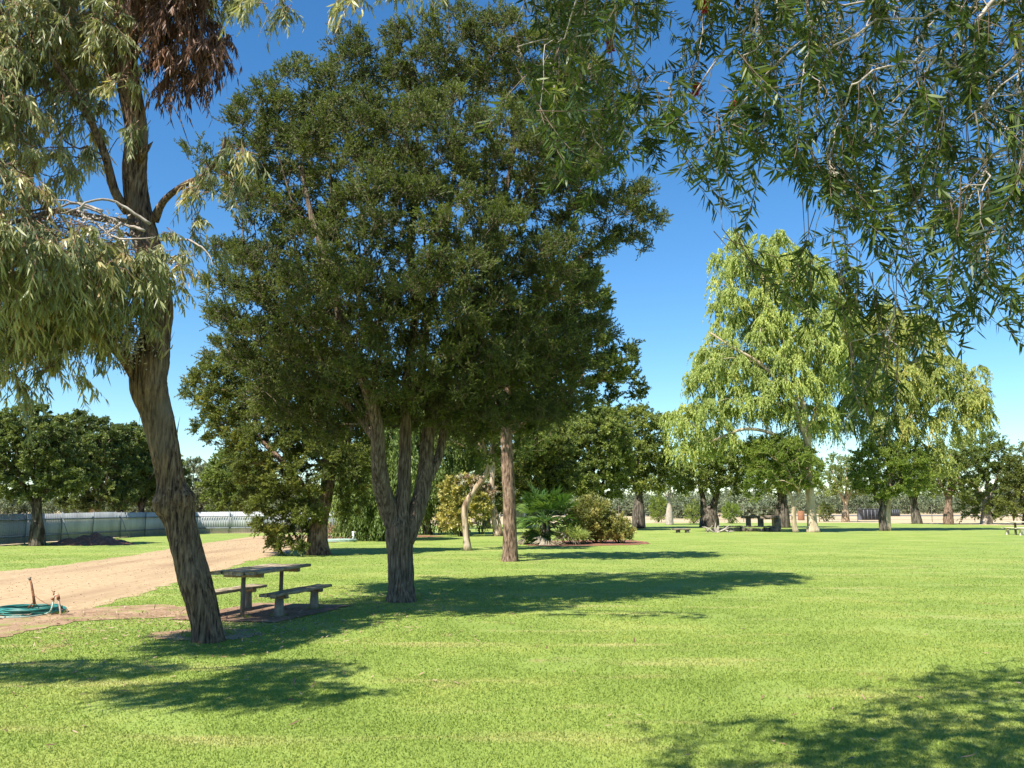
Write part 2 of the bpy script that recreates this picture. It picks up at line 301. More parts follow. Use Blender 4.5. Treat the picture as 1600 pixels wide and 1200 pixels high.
M = dict(
    lawn=lawnmat('lawn', False), blade=lawnmat('grass_blade', True),
    dirt=noisemat('dirt', [(.3, (.30, .205, .11)), (.5, (.40, .285, .16)), (.7, (.48, .36, .22))], ns=7., det=14, bump=.6, bdist=.01, dist=0., second=(1.1, (.28, .185, .105), .47, .72, (1., .12, 1))),
    field=noisemat('dry_field', [(.3, (.36, .27, .16)), (.55, (.46, .36, .22)), (.7, (.40, .36, .18))], ns=.12, det=10, bump=.4),
    soil=noisemat('bare_soil', [(.3, (.20, .12, .07)), (.5, (.31, .20, .12)), (.7, (.42, .29, .18))], ns=3., det=12, bump=.6, second=(2.2, (.22, .24, .06), .52, .66)),
    pad=noisemat('pad', [(.3, (.17, .105, .065)), (.6, (.28, .18, .115)), (.75, (.38, .26, .17))], ns=3., det=10, bump=.4),
    mulch=noisemat('mulch', [(.3, (.09, .045, .03)), (.5, (.22, .10, .06)), (.7, (.36, .19, .12))], ns=9., det=10, bump=.8),
    bark_euc=noisemat('bark_euc', [(0.352, (.022, .013, .009)), (0.466, (.13, .085, .056)), (0.568, (.25, .165, .10)), (0.669, (.33, .25, .18))], scale=(20, 20, 2.2), ns=1.6, det=12, bump=1., bdist=.06, second=(1.3, (.22, .18, .135), .55, .72)),
    bark_mela=noisemat('bark_mela', [(0.352, (.045, .032, .022)), (0.466, (.13, .095, .065)), (0.568, (.22, .17, .12)), (0.669, (.34, .28, .21))], scale=(20, 20, 2.0), ns=1.8, det=12, bump=1., bdist=.06),
    bark_red=noisemat('bark_red', [(0.365, (.045, .028, .02)), (0.500, (.17, .11, .075)), (0.635, (.34, .235, .165))], scale=(9, 9, 2.2), ns=1.8, det=12, bump=1., bdist=.04),
    bark_dark=noisemat('bark_dark', [(0.400, (.03, .024, .018)), (0.500, (.085, .07, .052)), (0.600, (.17, .145, .115))], scale=(5, 5, 1.), ns=1.6, det=10, bump=.9, bdist=.03),
    bark_tan=noisemat('bark_tan', [(0.400, (.15, .10, .06)), (0.500, (.34, .25, .16)), (0.600, (.48, .39, .28))], scale=(4, 4, .8), ns=1.6, det=10, bump=.6, bdist=.02),
    bark_white=noisemat('bark_white', [(.3, (.20, .15, .09)), (.5, (.42, .33, .22)), (.7, (.60, .50, .36))], scale=(3, 3, .6), ns=1.2, det=8, bump=.4, bdist=.02),
    bark_grey=noisemat('bark_grey', [(.3, (.22, .18, .14)), (.5, (.36, .31, .26)), (.7, (.50, .45, .38))], scale=(6, 6, 2), ns=2., det=8, bump=.4, bdist=.01),
    twig=noisemat('twig', [(.3, (.10, .07, .05)), (.7, (.24, .18, .13))], ns=6., bump=.2),
    twig_red=noisemat('twig_red', [(.3, (.16, .08, .05)), (.7, (.38, .24, .16))], ns=6., bump=.2),
    l_euc=leafmat('leaf_euc', [(0, (0.118, 0.143, 0.084)), (.4, (0.237, 0.260, 0.132)), (.7, (0.375, 0.377, 0.179)), (.9, (0.529, 0.466, 0.226)), (1, (0.557, 0.311, 0.187))], trans=0.35, spec=0.28, rough=.4),
    l_dead=leafmat('leaf_dead', [(0, (0.062, 0.036, 0.025)), (.6, (0.163, 0.085, 0.053)), (1, (0.375, 0.195, 0.112))], trans=.2, tcol=(1.2, .9, .7)),
    l_mela=leafmat('leaf_mela', [(0, (0.043, 0.061, 0.021)), (.4, (0.087, 0.121, 0.028)), (.75, (0.152, 0.191, 0.040)), (1, (0.246, 0.272, 0.057))], trans=0.35),
    l_bottle=leafmat('leaf_bottlebrush', [(0, (0.025, 0.048, 0.020)), (.5, (0.059, 0.094, 0.023)), (.85, (0.128, 0.171, 0.035)), (1, (0.233, 0.247, 0.055))], trans=0.3, spec=0.22, rough=.4),
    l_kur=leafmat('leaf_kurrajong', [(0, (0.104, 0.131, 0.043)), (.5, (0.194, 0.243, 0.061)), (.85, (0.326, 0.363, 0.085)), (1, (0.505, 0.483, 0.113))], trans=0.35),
    l_kur_shaded=leafmat('leaf_kurrajong_shaded', [(0, (0.068, 0.088, 0.035)), (.5, (0.125, 0.165, 0.050)), (.85, (0.211, 0.247, 0.069)), (1, (0.326, 0.328, 0.092))], trans=0.35),  # same kurrajong leaf, the left row's shade put into its colour
    l_kur2=leafmat('leaf_kurrajong_yellow', [(0, (0.086, 0.126, 0.033)), (.5, (0.161, 0.214, 0.050)), (.85, (0.247, 0.296, 0.066)), (1, (0.358, 0.353, 0.088))], trans=0.38),
    l_dense=leafmat('leaf_dense', [(0, (0.069, 0.086, 0.026)), (.5, (0.130, 0.158, 0.036)), (.85, (0.243, 0.259, 0.053)), (1, (0.411, 0.315, 0.082))], trans=0.35),
    l_gum=leafmat('leaf_gum', [(0, (0.218, 0.273, 0.084)), (.5, (0.369, 0.437, 0.116)), (.85, (0.519, 0.560, 0.158)), (1, (0.685, 0.572, 0.188))], trans=0.4),
    l_gum2=leafmat('leaf_gum_olive', [(0, (0.179, 0.218, 0.066)), (.5, (0.314, 0.365, 0.093)), (.85, (0.492, 0.483, 0.132)), (1, (0.763, 0.527, 0.187))], trans=0.4),
    l_fine=leafmat('leaf_fine', [(0, (0.108, 0.149, 0.033)), (.5, (0.204, 0.276, 0.050)), (1, (0.348, 0.391, 0.088))], trans=0.4),
    l_weep=leafmat('leaf_weeping', [(0, (0.070, 0.104, 0.028)), (.5, (0.140, 0.202, 0.050)), (1, (0.294, 0.351, 0.088))], trans=0.4),
    l_yellow=leafmat('leaf_yellow', [(0, (0.170, 0.170, 0.045)), (.4, (0.391, 0.357, 0.099)), (.8, (0.561, 0.493, 0.162)), (1, (0.629, 0.527, 0.270))], trans=.3),
    l_red=leafmat('petal_red', [(0, (0.270, 0.171, 0.124)), (.6, (0.450, 0.399, 0.247)), (1, (0.558, 0.800, 0.593))], trans=.3, tcol=(1.2, .8, .8)),
    l_crim=leafmat('petal_crimson', [(0, (.35, .02, .03)), (1, (.60, .07, .07))], trans=.3, tcol=(1.2, .8, .8)),
    l_pink=leafmat('leaf_pink', [(0, (.16, .12, .07)), (.5, (.36, .22, .15)), (1, (.60, .42, .32))], trans=.3),
    l_olean=leafmat('leaf_oleander', [(0, (0.117, 0.132, 0.039)), (.5, (0.234, 0.240, 0.066)), (.85, (0.429, 0.384, 0.121)), (1, (0.715, 0.552, 0.275))], trans=0.35),
    l_palm=leafmat('leaf_palm', [(0, (0.042, 0.091, 0.022)), (.5, (0.084, 0.169, 0.039)), (1, (0.196, 0.286, 0.066))], trans=0.3, spec=.5, rough=.4),
    l_palmdry=leafmat('leaf_palm_dry', [(0, (.2, .16, .10)), (1, (.42, .36, .26))], trans=.2),
    l_scrub=leafmat('leaf_scrub', [(0, (0.090, 0.119, 0.068)), (.5, (0.150, 0.178, 0.098)), (1, (0.225, 0.238, 0.135))], trans=.2),
    l_litter=leafmat('leaf_litter', [(0, (.12, .07, .04)), (.5, (.30, .18, .10)), (1, (.52, .40, .26))], trans=.1, tcol=(1, .9, .7)),
    gravel=noisemat('gravel', [(.3, (.22, .15, .10)), (.6, (.42, .32, .22)), (.75, (.60, .50, .38))], ns=14., bump=0.),
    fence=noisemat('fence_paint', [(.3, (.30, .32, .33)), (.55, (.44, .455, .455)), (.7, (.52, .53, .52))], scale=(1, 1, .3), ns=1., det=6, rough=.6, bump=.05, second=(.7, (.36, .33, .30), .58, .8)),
    rail=noisemat('fence_rail', [(.3, (.12, .14, .15)), (.7, (.24, .27, .28))], ns=3., rough=.6, bump=.1),
    wood=noisemat('weathered_wood', [(.3, (.13, .10, .065)), (.5, (.29, .23, .15)), (.7, (.46, .38, .26))], scale=(6, 1.3, 6), ns=3., det=12, bump=.5, bdist=.01, second=(2.5, (.34, .28, .17), .55, .75)),
    steel=noisemat('post_steel', [(.3, (.10, .085, .065)), (.7, (.22, .18, .14))], ns=8., bump=.2, rough=.7),
    conc=noisemat('post_concrete', [(.3, (.17, .15, .115)), (.7, (.33, .30, .24))], ns=9., bump=.4),
    rust=noisemat('rust', [(.3, (.10, .05, .03)), (.5, (.26, .12, .06)), (.7, (.42, .24, .15))], ns=25., bump=.4),
    pvc=noisemat('galvanised_pipe', [(.3, (.36, .22, .15)), (.7, (.62, .50, .40))], ns=20., bump=.2),
    hose=noisemat('hose', [(.3, (.015, .10, .085)), (.7, (.04, .24, .20))], ns=5., rough=.4, bump=.02, spec=.5),
    hose2=noisemat('hose_pale', [(.3, (.22, .34, .28)), (.7, (.42, .52, .44))], ns=5., rough=.4, bump=.02, spec=.5),
    stone=noisemat('stone', [(.3, (.10, .075, .055)), (.5, (.21, .165, .125)), (.7, (.33, .27, .21))], ns=3., det=10, bump=.8, bdist=.05),
    stone_l=noisemat('pale_timber', [(.3, (.50, .45, .30)), (.7, (.70, .64, .46))], ns=3., det=8, bump=.3),
    shade=noisemat('dark_panel', [(.3, (.045, .045, .05)), (.7, (.12, .12, .13))], ns=2., bump=.2, rough=.7),
    white=noisemat('white_paint', [(.3, (.60, .61, .62)), (.7, (.76, .76, .76))], ns=2., bump=.05, rough=.5),
    pane=noisemat('shed_glass', [(.3, (.03, .04, .05)), (.7, (.07, .08, .10))], ns=2., bump=0., rough=.15, spec=.6),
    asph=noisemat('asphalt', [(.3, (.10, .10, .11)), (.7, (.17, .17, .18))], ns=2., bump=.1),
)

# ------------------------------------------------------------------ naming helpers
def thing(name, label, cat, loc, group=None):
    o = bpy.data.objects.new(name, None); C.objects.link(o); o.location = tuple(float(v) for v in loc)
    o.empty_display_size = .2; o['label'] = label; o['category'] = cat
    if group: o['group'] = group
    return o
def tag(o, label, cat, group=None):
    o['label'] = label; o['category'] = cat
    if group: o['group'] = group
    return o
def struct(o, kind='structure'): o['kind'] = kind; return o

# ------------------------------------------------------------------ ground
def inpoly(x, y, poly):
    r = np.zeros(np.shape(x), bool); n = len(poly)
    for i in range(n):
        x1, y1 = poly[i][:2]; x2, y2 = poly[(i+1) % n][:2]
        c = ((y1 > y) != (y2 > y)) & (x < (x2-x1)*(y-y1)/(y2-y1+1e-12)+x1); r ^= c
    return r
def rough_poly(pts, step=.35, amp=.07, close=True):
    O = []; n = len(pts)
    for i in range(n):
        a = np.array(pts[i][:2], float); b = np.array(pts[(i+1) % n][:2], float); L = np.linalg.norm(b-a); m = max(1, int(L/step))
        m = min(m, 160)
        d = (b-a)/L; nn = np.array([-d[1], d[0]])
        for k in range(m): O.append(a + (b-a)*k/m + nn*rng.normal()*amp*min(1, L))
    return O
def sheet(name, pts, z, mat, parent=None):
    import mathutils
    me = bpy.data.meshes.new(name); me.from_pydata([(p[0], p[1], z) for p in pts], [], [list(range(len(pts)))])
    me.materials.append(mat); o = bpy.data.objects.new(name, me); C.objects.link(o)
    import bmesh
    bm = bmesh.new(); bm.from_mesh(me); bmesh.ops.triangulate(bm, faces=bm.faces[:]); bmesh.ops.recalc_face_normals(bm, faces=bm.faces[:])
    if sum(f.normal.z for f in bm.faces) < 0: bmesh.ops.reverse_faces(bm, faces=bm.faces[:])
    bm.to_mesh(me); bm.free(); return o
def g2(x, y): return G(x, y)[:2]
struct(sheet('ground', [(-1500, -60), (1500, -60), (1500, 2600), (-1500, 2600)], 0, M['field']))
lawn_poly = [(-23.6, -8), (-22.6, 39), (-21.6, 57.8), (-10, 62), (-7, 88), (4, 96), (24, 104), (40, 104), (50, 84), (39.5, 62), (70, 60), (70, -8)]
struct(sheet('lawn', rough_poly(lawn_poly, .5, .12), .004, M['lawn']))
drive = [g2(-420, 893), g2(0, 893), g2(60, 888), g2(120, 880), g2(200, 869), g2(270, 857), g2(340, 846), g2(400, 838), g2(440, 836), g2(520, 836.5), g2(540, 842), g2(500, 850), g2(480, 858),
         g2(440, 866), g2(395, 876), g2(340, 893), g2(290, 908), g2(240, 922), g2(190, 937), g2(150, 948), g2(100, 962), g2(0, 985), g2(-300, 1030), g2(-700, 1080)]
struct(sheet('dirt_driveway', rough_poly(drive, .3, .07), .008, M['dirt']))
soil = [g2(-120, 972), g2(0, 968), g2(60, 962), g2(130, 952), g2(190, 948), g2(250, 946), g2(300, 950), g2(345, 955), g2(330, 968), g2(270, 965), g2(200, 968), g2(120, 972), g2(60, 985), g2(0, 998), g2(-120, 1015)]
struct(sheet('bare_soil', rough_poly(soil, .15, .06), .012, M['soil']))
A_ = np.array([.21, .978]); B_ = np.array([.978, -.21])
TC = (g2(378, 967) + g2(438, 952))/2
pad = [TC + A_*a + B_*b for a, b in ((-1.0, -.95), (-1.0, .75), (1.35, .95), (1.35, -.8))]
struct(sheet('picnic_pad', rough_poly(pad, .1, .03), .018, M['pad']))
bed = [g2(815, 850), g2(840, 846), g2(920, 844), g2(985, 844), g2(1012, 847), g2(1015, 850), g2(985, 852), g2(930, 853), g2(870, 854), g2(830, 853)]
struct(sheet('garden_bed', rough_poly(bed, .2, .06), .014, M['mulch']))
bed2 = [g2(500, 842), g2(560, 837), g2(640, 836), g2(700, 838), g2(620, 841), g2(560, 843), g2(520, 848)]
struct(sheet('flower_bed', rough_poly(bed2, .3, .08), .014, M['mulch']))
struct(sheet('far_road', [(-10, 210), (300, 190), (300, 215), (-10, 240)], .03, M['asph']))
for nm, (px_, py_, rr) in {'trunk_soil': (325, 992, .62)}.items():
    g = g2(px_, py_); th = np.linspace(0, 2*math.pi, 30)[:-1]
    struct(sheet('trunk_soil', [g + rr*np.array([math.cos(t)*1.2, math.sin(t)])*rng.uniform(.75, 1.1) for t in th], .010, M['soil']))

# grass blades (stuff)
def grass():
    mb = MB()
    holes = [np.array(drive), np.array(soil)*1, np.array(pad), np.array(bed), np.array(bed2)]
    bands = [(3.6, 7, 5200), (7, 9, 3800), (9, 12, 2100), (12, 16, 1100), (16, 22, 620), (22, 32, 260), (32, 44, 80), (44, 60, 25)]
    for (a, b, dn) in bands:
        xm = .6*b + 1.8; n = int(dn*(b-a)*2*xm); x = rng.uniform(-xm, xm, n); y = rng.uniform(a, b, n)
        k = np.abs(x) < .6*y + 1.8; x, y = x[k], y[k]
        jx = x + rng.normal(size=len(x))*.09; jy = y + rng.normal(size=len(x))*.09
        bad = np.zeros(len(x), bool)
        for i, h in enumerate(holes):
            q = inpoly(jx, jy, h)
            if i == 1: q &= rng.uniform(0, 1, len(x)) < .72
            if i >= 3: q = inpoly(x, y, h)
            if i == 0: q &= (rng.uniform(0, 1, len(x)) < .93) | inpoly(x+.35, y, h) & inpoly(x-.35, y, h) & inpoly(x, y+.3, h) & inpoly(x, y-.3, h)
            bad |= q
        bad |= (x < -21.5)
        # thinning in worn spots
        tr = g2(325, 992); d = np.hypot((x-tr[0])/1.2, y-tr[1]); bad |= d < .5 + rng.uniform(-.15, .15, len(x))
        wear = np.sin(x*1.7 + 1.1*np.sin(y*.9)) * np.sin(y*1.3 + 1.7*np.sin(x*.8+1)); bad |= (wear > .75) & (rng.uniform(0, 1, len(x)) < .55)
        x, y = x[~bad], y[~bad]; n = len(x); D = (a+b)/2
        h = .017*rng.uniform(.4, 1.35, n)*np.clip(1.25 - y/60, .35, 1); w = (.0032 + .00042*D)*rng.uniform(.7, 1.3, n)
        dry = rng.uniform(0, 1, n); th = rng.uniform(0, 6.283, n); s = np.stack([np.cos(th), np.sin(th), 0*th], 1)*w[:, None]
        ln = rng.normal(size=(n, 2))*.55; B = np.stack([x, y, 0*x+.003], 1); tip = B + np.stack([ln[:, 0]*h, ln[:, 1]*h, h], 1)
        V = np.stack([B - s, B + s, tip], 1).reshape(-1, 3); mb.add(V, T=np.arange(n)[:, None]*3 + np.arange(3)[None], tint=dry)
    for (px_, py_, r0, n) in ((325, 992, .24, 500), (626, 936, .24, 600), (797, 876, .21, 350), (730, 858, .15, 150), (379, 967, .06, 90), (435, 964, .09, 90), (490, 952, .09, 90), (94, 960, .04, 60), (53, 951, .05, 60)):
        g = g2(px_, py_); th = rng.uniform(0, 6.283, n); rr = r0*(1 + np.abs(rng.normal(size=n))*.35); x = g[0]+rr*np.cos(th); y = g[1]+rr*np.sin(th); h = rng.uniform(.02, .075, n)
        t2 = rng.uniform(0, 6.28, n); s = np.stack([np.cos(t2), np.sin(t2), 0*t2], 1)*.005; B = np.stack([x, y, 0*x+.003], 1); ln = rng.normal(size=(n, 2))*.4; tip = B + np.stack([ln[:, 0]*h, ln[:, 1]*h, h], 1)
        mb.add(np.stack([B-s, B+s, tip], 1).reshape(-1, 3), T=np.arange(n)[:, None]*3+np.arange(3)[None], tint=rng.uniform(0, 1, n))
    struct(mb.build('grass', M['blade']), 'stuff')
grass()
def litter():
    mb = MB()
    for (px_, py_, sx, sy, n) in ((325, 985, 1.5, 1.0, 900), (626, 935, 1.3, .8, 500), (450, 965, 1.5, 1.0, 450), (180, 965, 1.6, .6, 500), (797, 876, .9, .7, 160), (200, 1060, 2.2, 1.3, 160), (900, 1050, 4.5, 3.0, 60), (1350, 1120, 1.6, 1.2, 60)):
        g = g2(px_, py_); p = np.concatenate([g + rng.normal(size=(n, 2))*[sx, sy], rng.uniform(.024, .036, (n, 1))], 1); d = rv(n)*[1, 1, .12]
        leaves(mb, p, d, rng.uniform(.04, .12, n), rng.uniform(.008, .02, n), rng.uniform(0, 1, n), True, .3, side=np.array([0, 0, 1.]) + rv(n)*.4)
    struct(mb.build('leaf_litter', M['l_litter']), 'stuff')
    mb = MB(); n = 9000; y = rng.uniform(11, 45, n)**1.0; x = rng.uniform(-26, -3, n); k = inpoly(x, y, np.array(drive)) | inpoly(x, y, np.array(soil)); x, y = x[k], y[k]; n = len(x)
    r = rng.uniform(.004, .013, n)*(1+y*.01); P0 = np.stack([x, y, .010+r*.4], 1)
    for e in range(1):
        ax = [np.array(v)*1. for v in ((1, 0, 0), (-1, 0, 0), (0, 1, 0), (0, -1, 0), (0, 0, .7), (0, 0, -.7))]
        V = np.stack([P0 + v*r[:, None]*rng.uniform(.7, 1.3, (n, 1)) for v in ax], 1).reshape(-1, 3); b6 = np.arange(n)[:, None]*6
        mb.add(V, T=np.concatenate([b6+[[a_, b_, c_]] for a_, b_, c_ in ((0, 2, 4), (2, 1, 4), (1, 3, 4), (3, 0, 4), (2, 0, 5), (1, 2, 5), (3, 1, 5), (0, 3, 5))]))
    struct(mb.build('gravel', M['gravel']), 'stuff')
litter()

# ------------------------------------------------------------------ generic tree builder
def tree(name, label, D, limbs, blobs, kind, leaf, bark, spacing=.6, group=None, scale=1., dens=1., cat='tree', rt=.012, alpha=.25,
         sides=12, amp=.05, root=0.1, shell=.55, keep=.35, twm=None, minz=1.5, trunk_name='trunk', step=.25, ov={}, seed=0, k=9, up=.12, tmin=0., tmax=1., sub=6, subr=.55):
    """limbs: list of list of (px, py, width_px, dD)"""
    LW = []
    for L in limbs:
        LW.append((np.array([P(x, y, D + dd) for x, y, w, dd in L]), np.array([w*.5*(D+dd)/F for x, y, w, dd in L])))
    base = LW[0][0][0].copy(); base[2] = 0
    LW[0][0][0][2] = -.05
    t = thing(name, label, cat, base, group)
    mb = MB()
    for i, (p, r) in enumerate(LW):
        q, rr = catmull(p, r, step); tube(mb, q, rr, sides, disp=bark_disp(len(q), sides, step, amp=amp, k=k, root=root if i == 0 else 0, seed=seed+i))
    cen, out = clumps(blobs, D, spacing, shell, keep)
    ch = skeleton(LW, cen, rt=rt, alpha=alpha, minz=minz, up=up); branch_mesh(mb, ch)
    mb.build(trunk_name, M[bark], t, smooth=False)
    lf = MB(); tw = MB() if twm else None
    ct = np.repeat(rng.uniform(0, 1, len(cen)), sub) if sub > 1 else None
    if sub > 1: cen, out = puffs(cen, out, sub, subr*spacing)
    print(name, len(cen), 'clumps')
    sprays(lf, tw, cen, out, kind, scale, dens, tmin, tmax, ctint=ct, **ov)
    lf.build('crown', M[leaf], t)
    if twm: tw.build('twigs', M[twm], t)
    return t, cen
# ------------------------------------------------------------------ central paperbark
def central():
    D = 15.8
    limbs = [
        [(626, 938, 44, 0), (627, 905, 38, 0), (626, 870, 36, 0), (625, 830, 42, 0), (629, 790, 24, 0), (632, 740, 20, .05), (634, 680, 18, .1), (636, 620, 16, .1), (640, 560, 14, 0), (650, 470, 12, 0), (640, 380, 10, -.2), (655, 290, 8, -.3), (650, 200, 6, -.3)],
        [(622, 840, 30, 0), (609, 800, 30, -.05), (597, 760, 26, -.2), (591, 710, 22, -.4), (588, 660, 20, -.5), (570, 600, 17, -.7), (540, 530, 15, -1.), (520, 440, 12, -1.2), (490, 350, 9, -1.1), (470, 260, 7, -1)],
        [(632, 845, 30, 0), (650, 800, 27, .1), (661, 760, 24, .2), (666, 710, 20, .3), (672, 660, 19, .4), (690, 600, 17, .4), (720, 530, 15, .3), (750, 440, 13, .2), (775, 350, 11, 0), (800, 250, 8, 0), (800, 150, 6, 0)],
        [(660, 765, 15, .2), (685, 715, 13, .5), (700, 650, 12, .7), (740, 590, 12, .8), (800, 520, 11, .9), (850, 470, 10, .8), (900, 410, 9, .6), (940, 380, 6, .5)],
        [(590, 690, 14, -.4), (560, 650, 12, -.2), (510, 600, 11, 0), (450, 540, 10, .2), (410, 450, 9, .3), (380, 380, 7, .4)],
        [(672, 660, 12, .4), (660, 560, 11, .9), (680, 450, 10, 1.3), (700, 330, 8, 1.5), (720, 220, 6, 1.4)]]
    blobs = [
        (655, 120, 75, 75, .2, 1.3), (755, 95, 85, 75, .3, 1.3), (860, 110, 85, 85, .5, 1.4), (905, 190, 80, 90, .4, 1.3), (560, 130, 70, 60, .3, 1.1), (480, 160, 65, 60, 0, 1.), (430, 220, 75, 65, -.1, 1.1),
        (400, 260, 45, 60, .1, .8), (560, 240, 110, 80, -.8, 1.4), (690, 240, 110, 80, -1.2, 1.3), (810, 260, 100, 80, -.6, 1.4), (885, 290, 65, 75, .2, 1.1), (450, 330, 75, 50, -.2, 1.), (350, 290, 32, 45, .4, .6),
        (985, 345, 52, 48, .3, .9), (940, 390, 35, 22, .4, .6), (935, 310, 45, 50, .6, .8), (310, 255, 30, 18, .8, .4),
        (620, 340, 90, 60, -1.8, 1.1), (740, 370, 90, 55, -1.8, 1.1), (530, 400, 80, 60, -1.3, 1.2),
        (390, 420, 55, 60, .3, 1.0), (450, 460, 85, 75, -.2, 1.4), (560, 480, 110, 80, -1.2, 1.5), (690, 470, 110, 80, -1.5, 1.5), (800, 430, 100, 70, -.8, 1.4), (870, 430, 60, 55, .2, 1.1),
        (390, 530, 52, 50, .3, 1.1), (470, 570, 95, 65, -.2, 1.4), (590, 580, 110, 70, -.7, 1.5), (710, 570, 110, 70, -.6, 1.5), (820, 540, 95, 75, .2, 1.4), (890, 520, 60, 55, .7, 1.),
        (450, 635, 55, 40, .4, 1.), (520, 650, 85, 50, .6, 1.2), (620, 640, 70, 38, .9, 1.1), (730, 640, 85, 45, .5, 1.2), (840, 620, 75, 45, .8, 1.1), (350, 500, 28, 30, .5, .5)]
    t, cen = tree('paperbark_tree', 'tall paperbark tree splitting into three dark stems low down, right of the nearest picnic table', D, limbs, blobs, 'mela', 'l_mela', 'bark_mela',
                  spacing=.50, sub=22, subr=.70, rt=.0058, sides=36, amp=.10, step=.05, root=.18, twm='twig', dens=1., seed=3, shell=.45, keep=.75, alpha=.3, minz=2.6, k=11)
    return t
central()

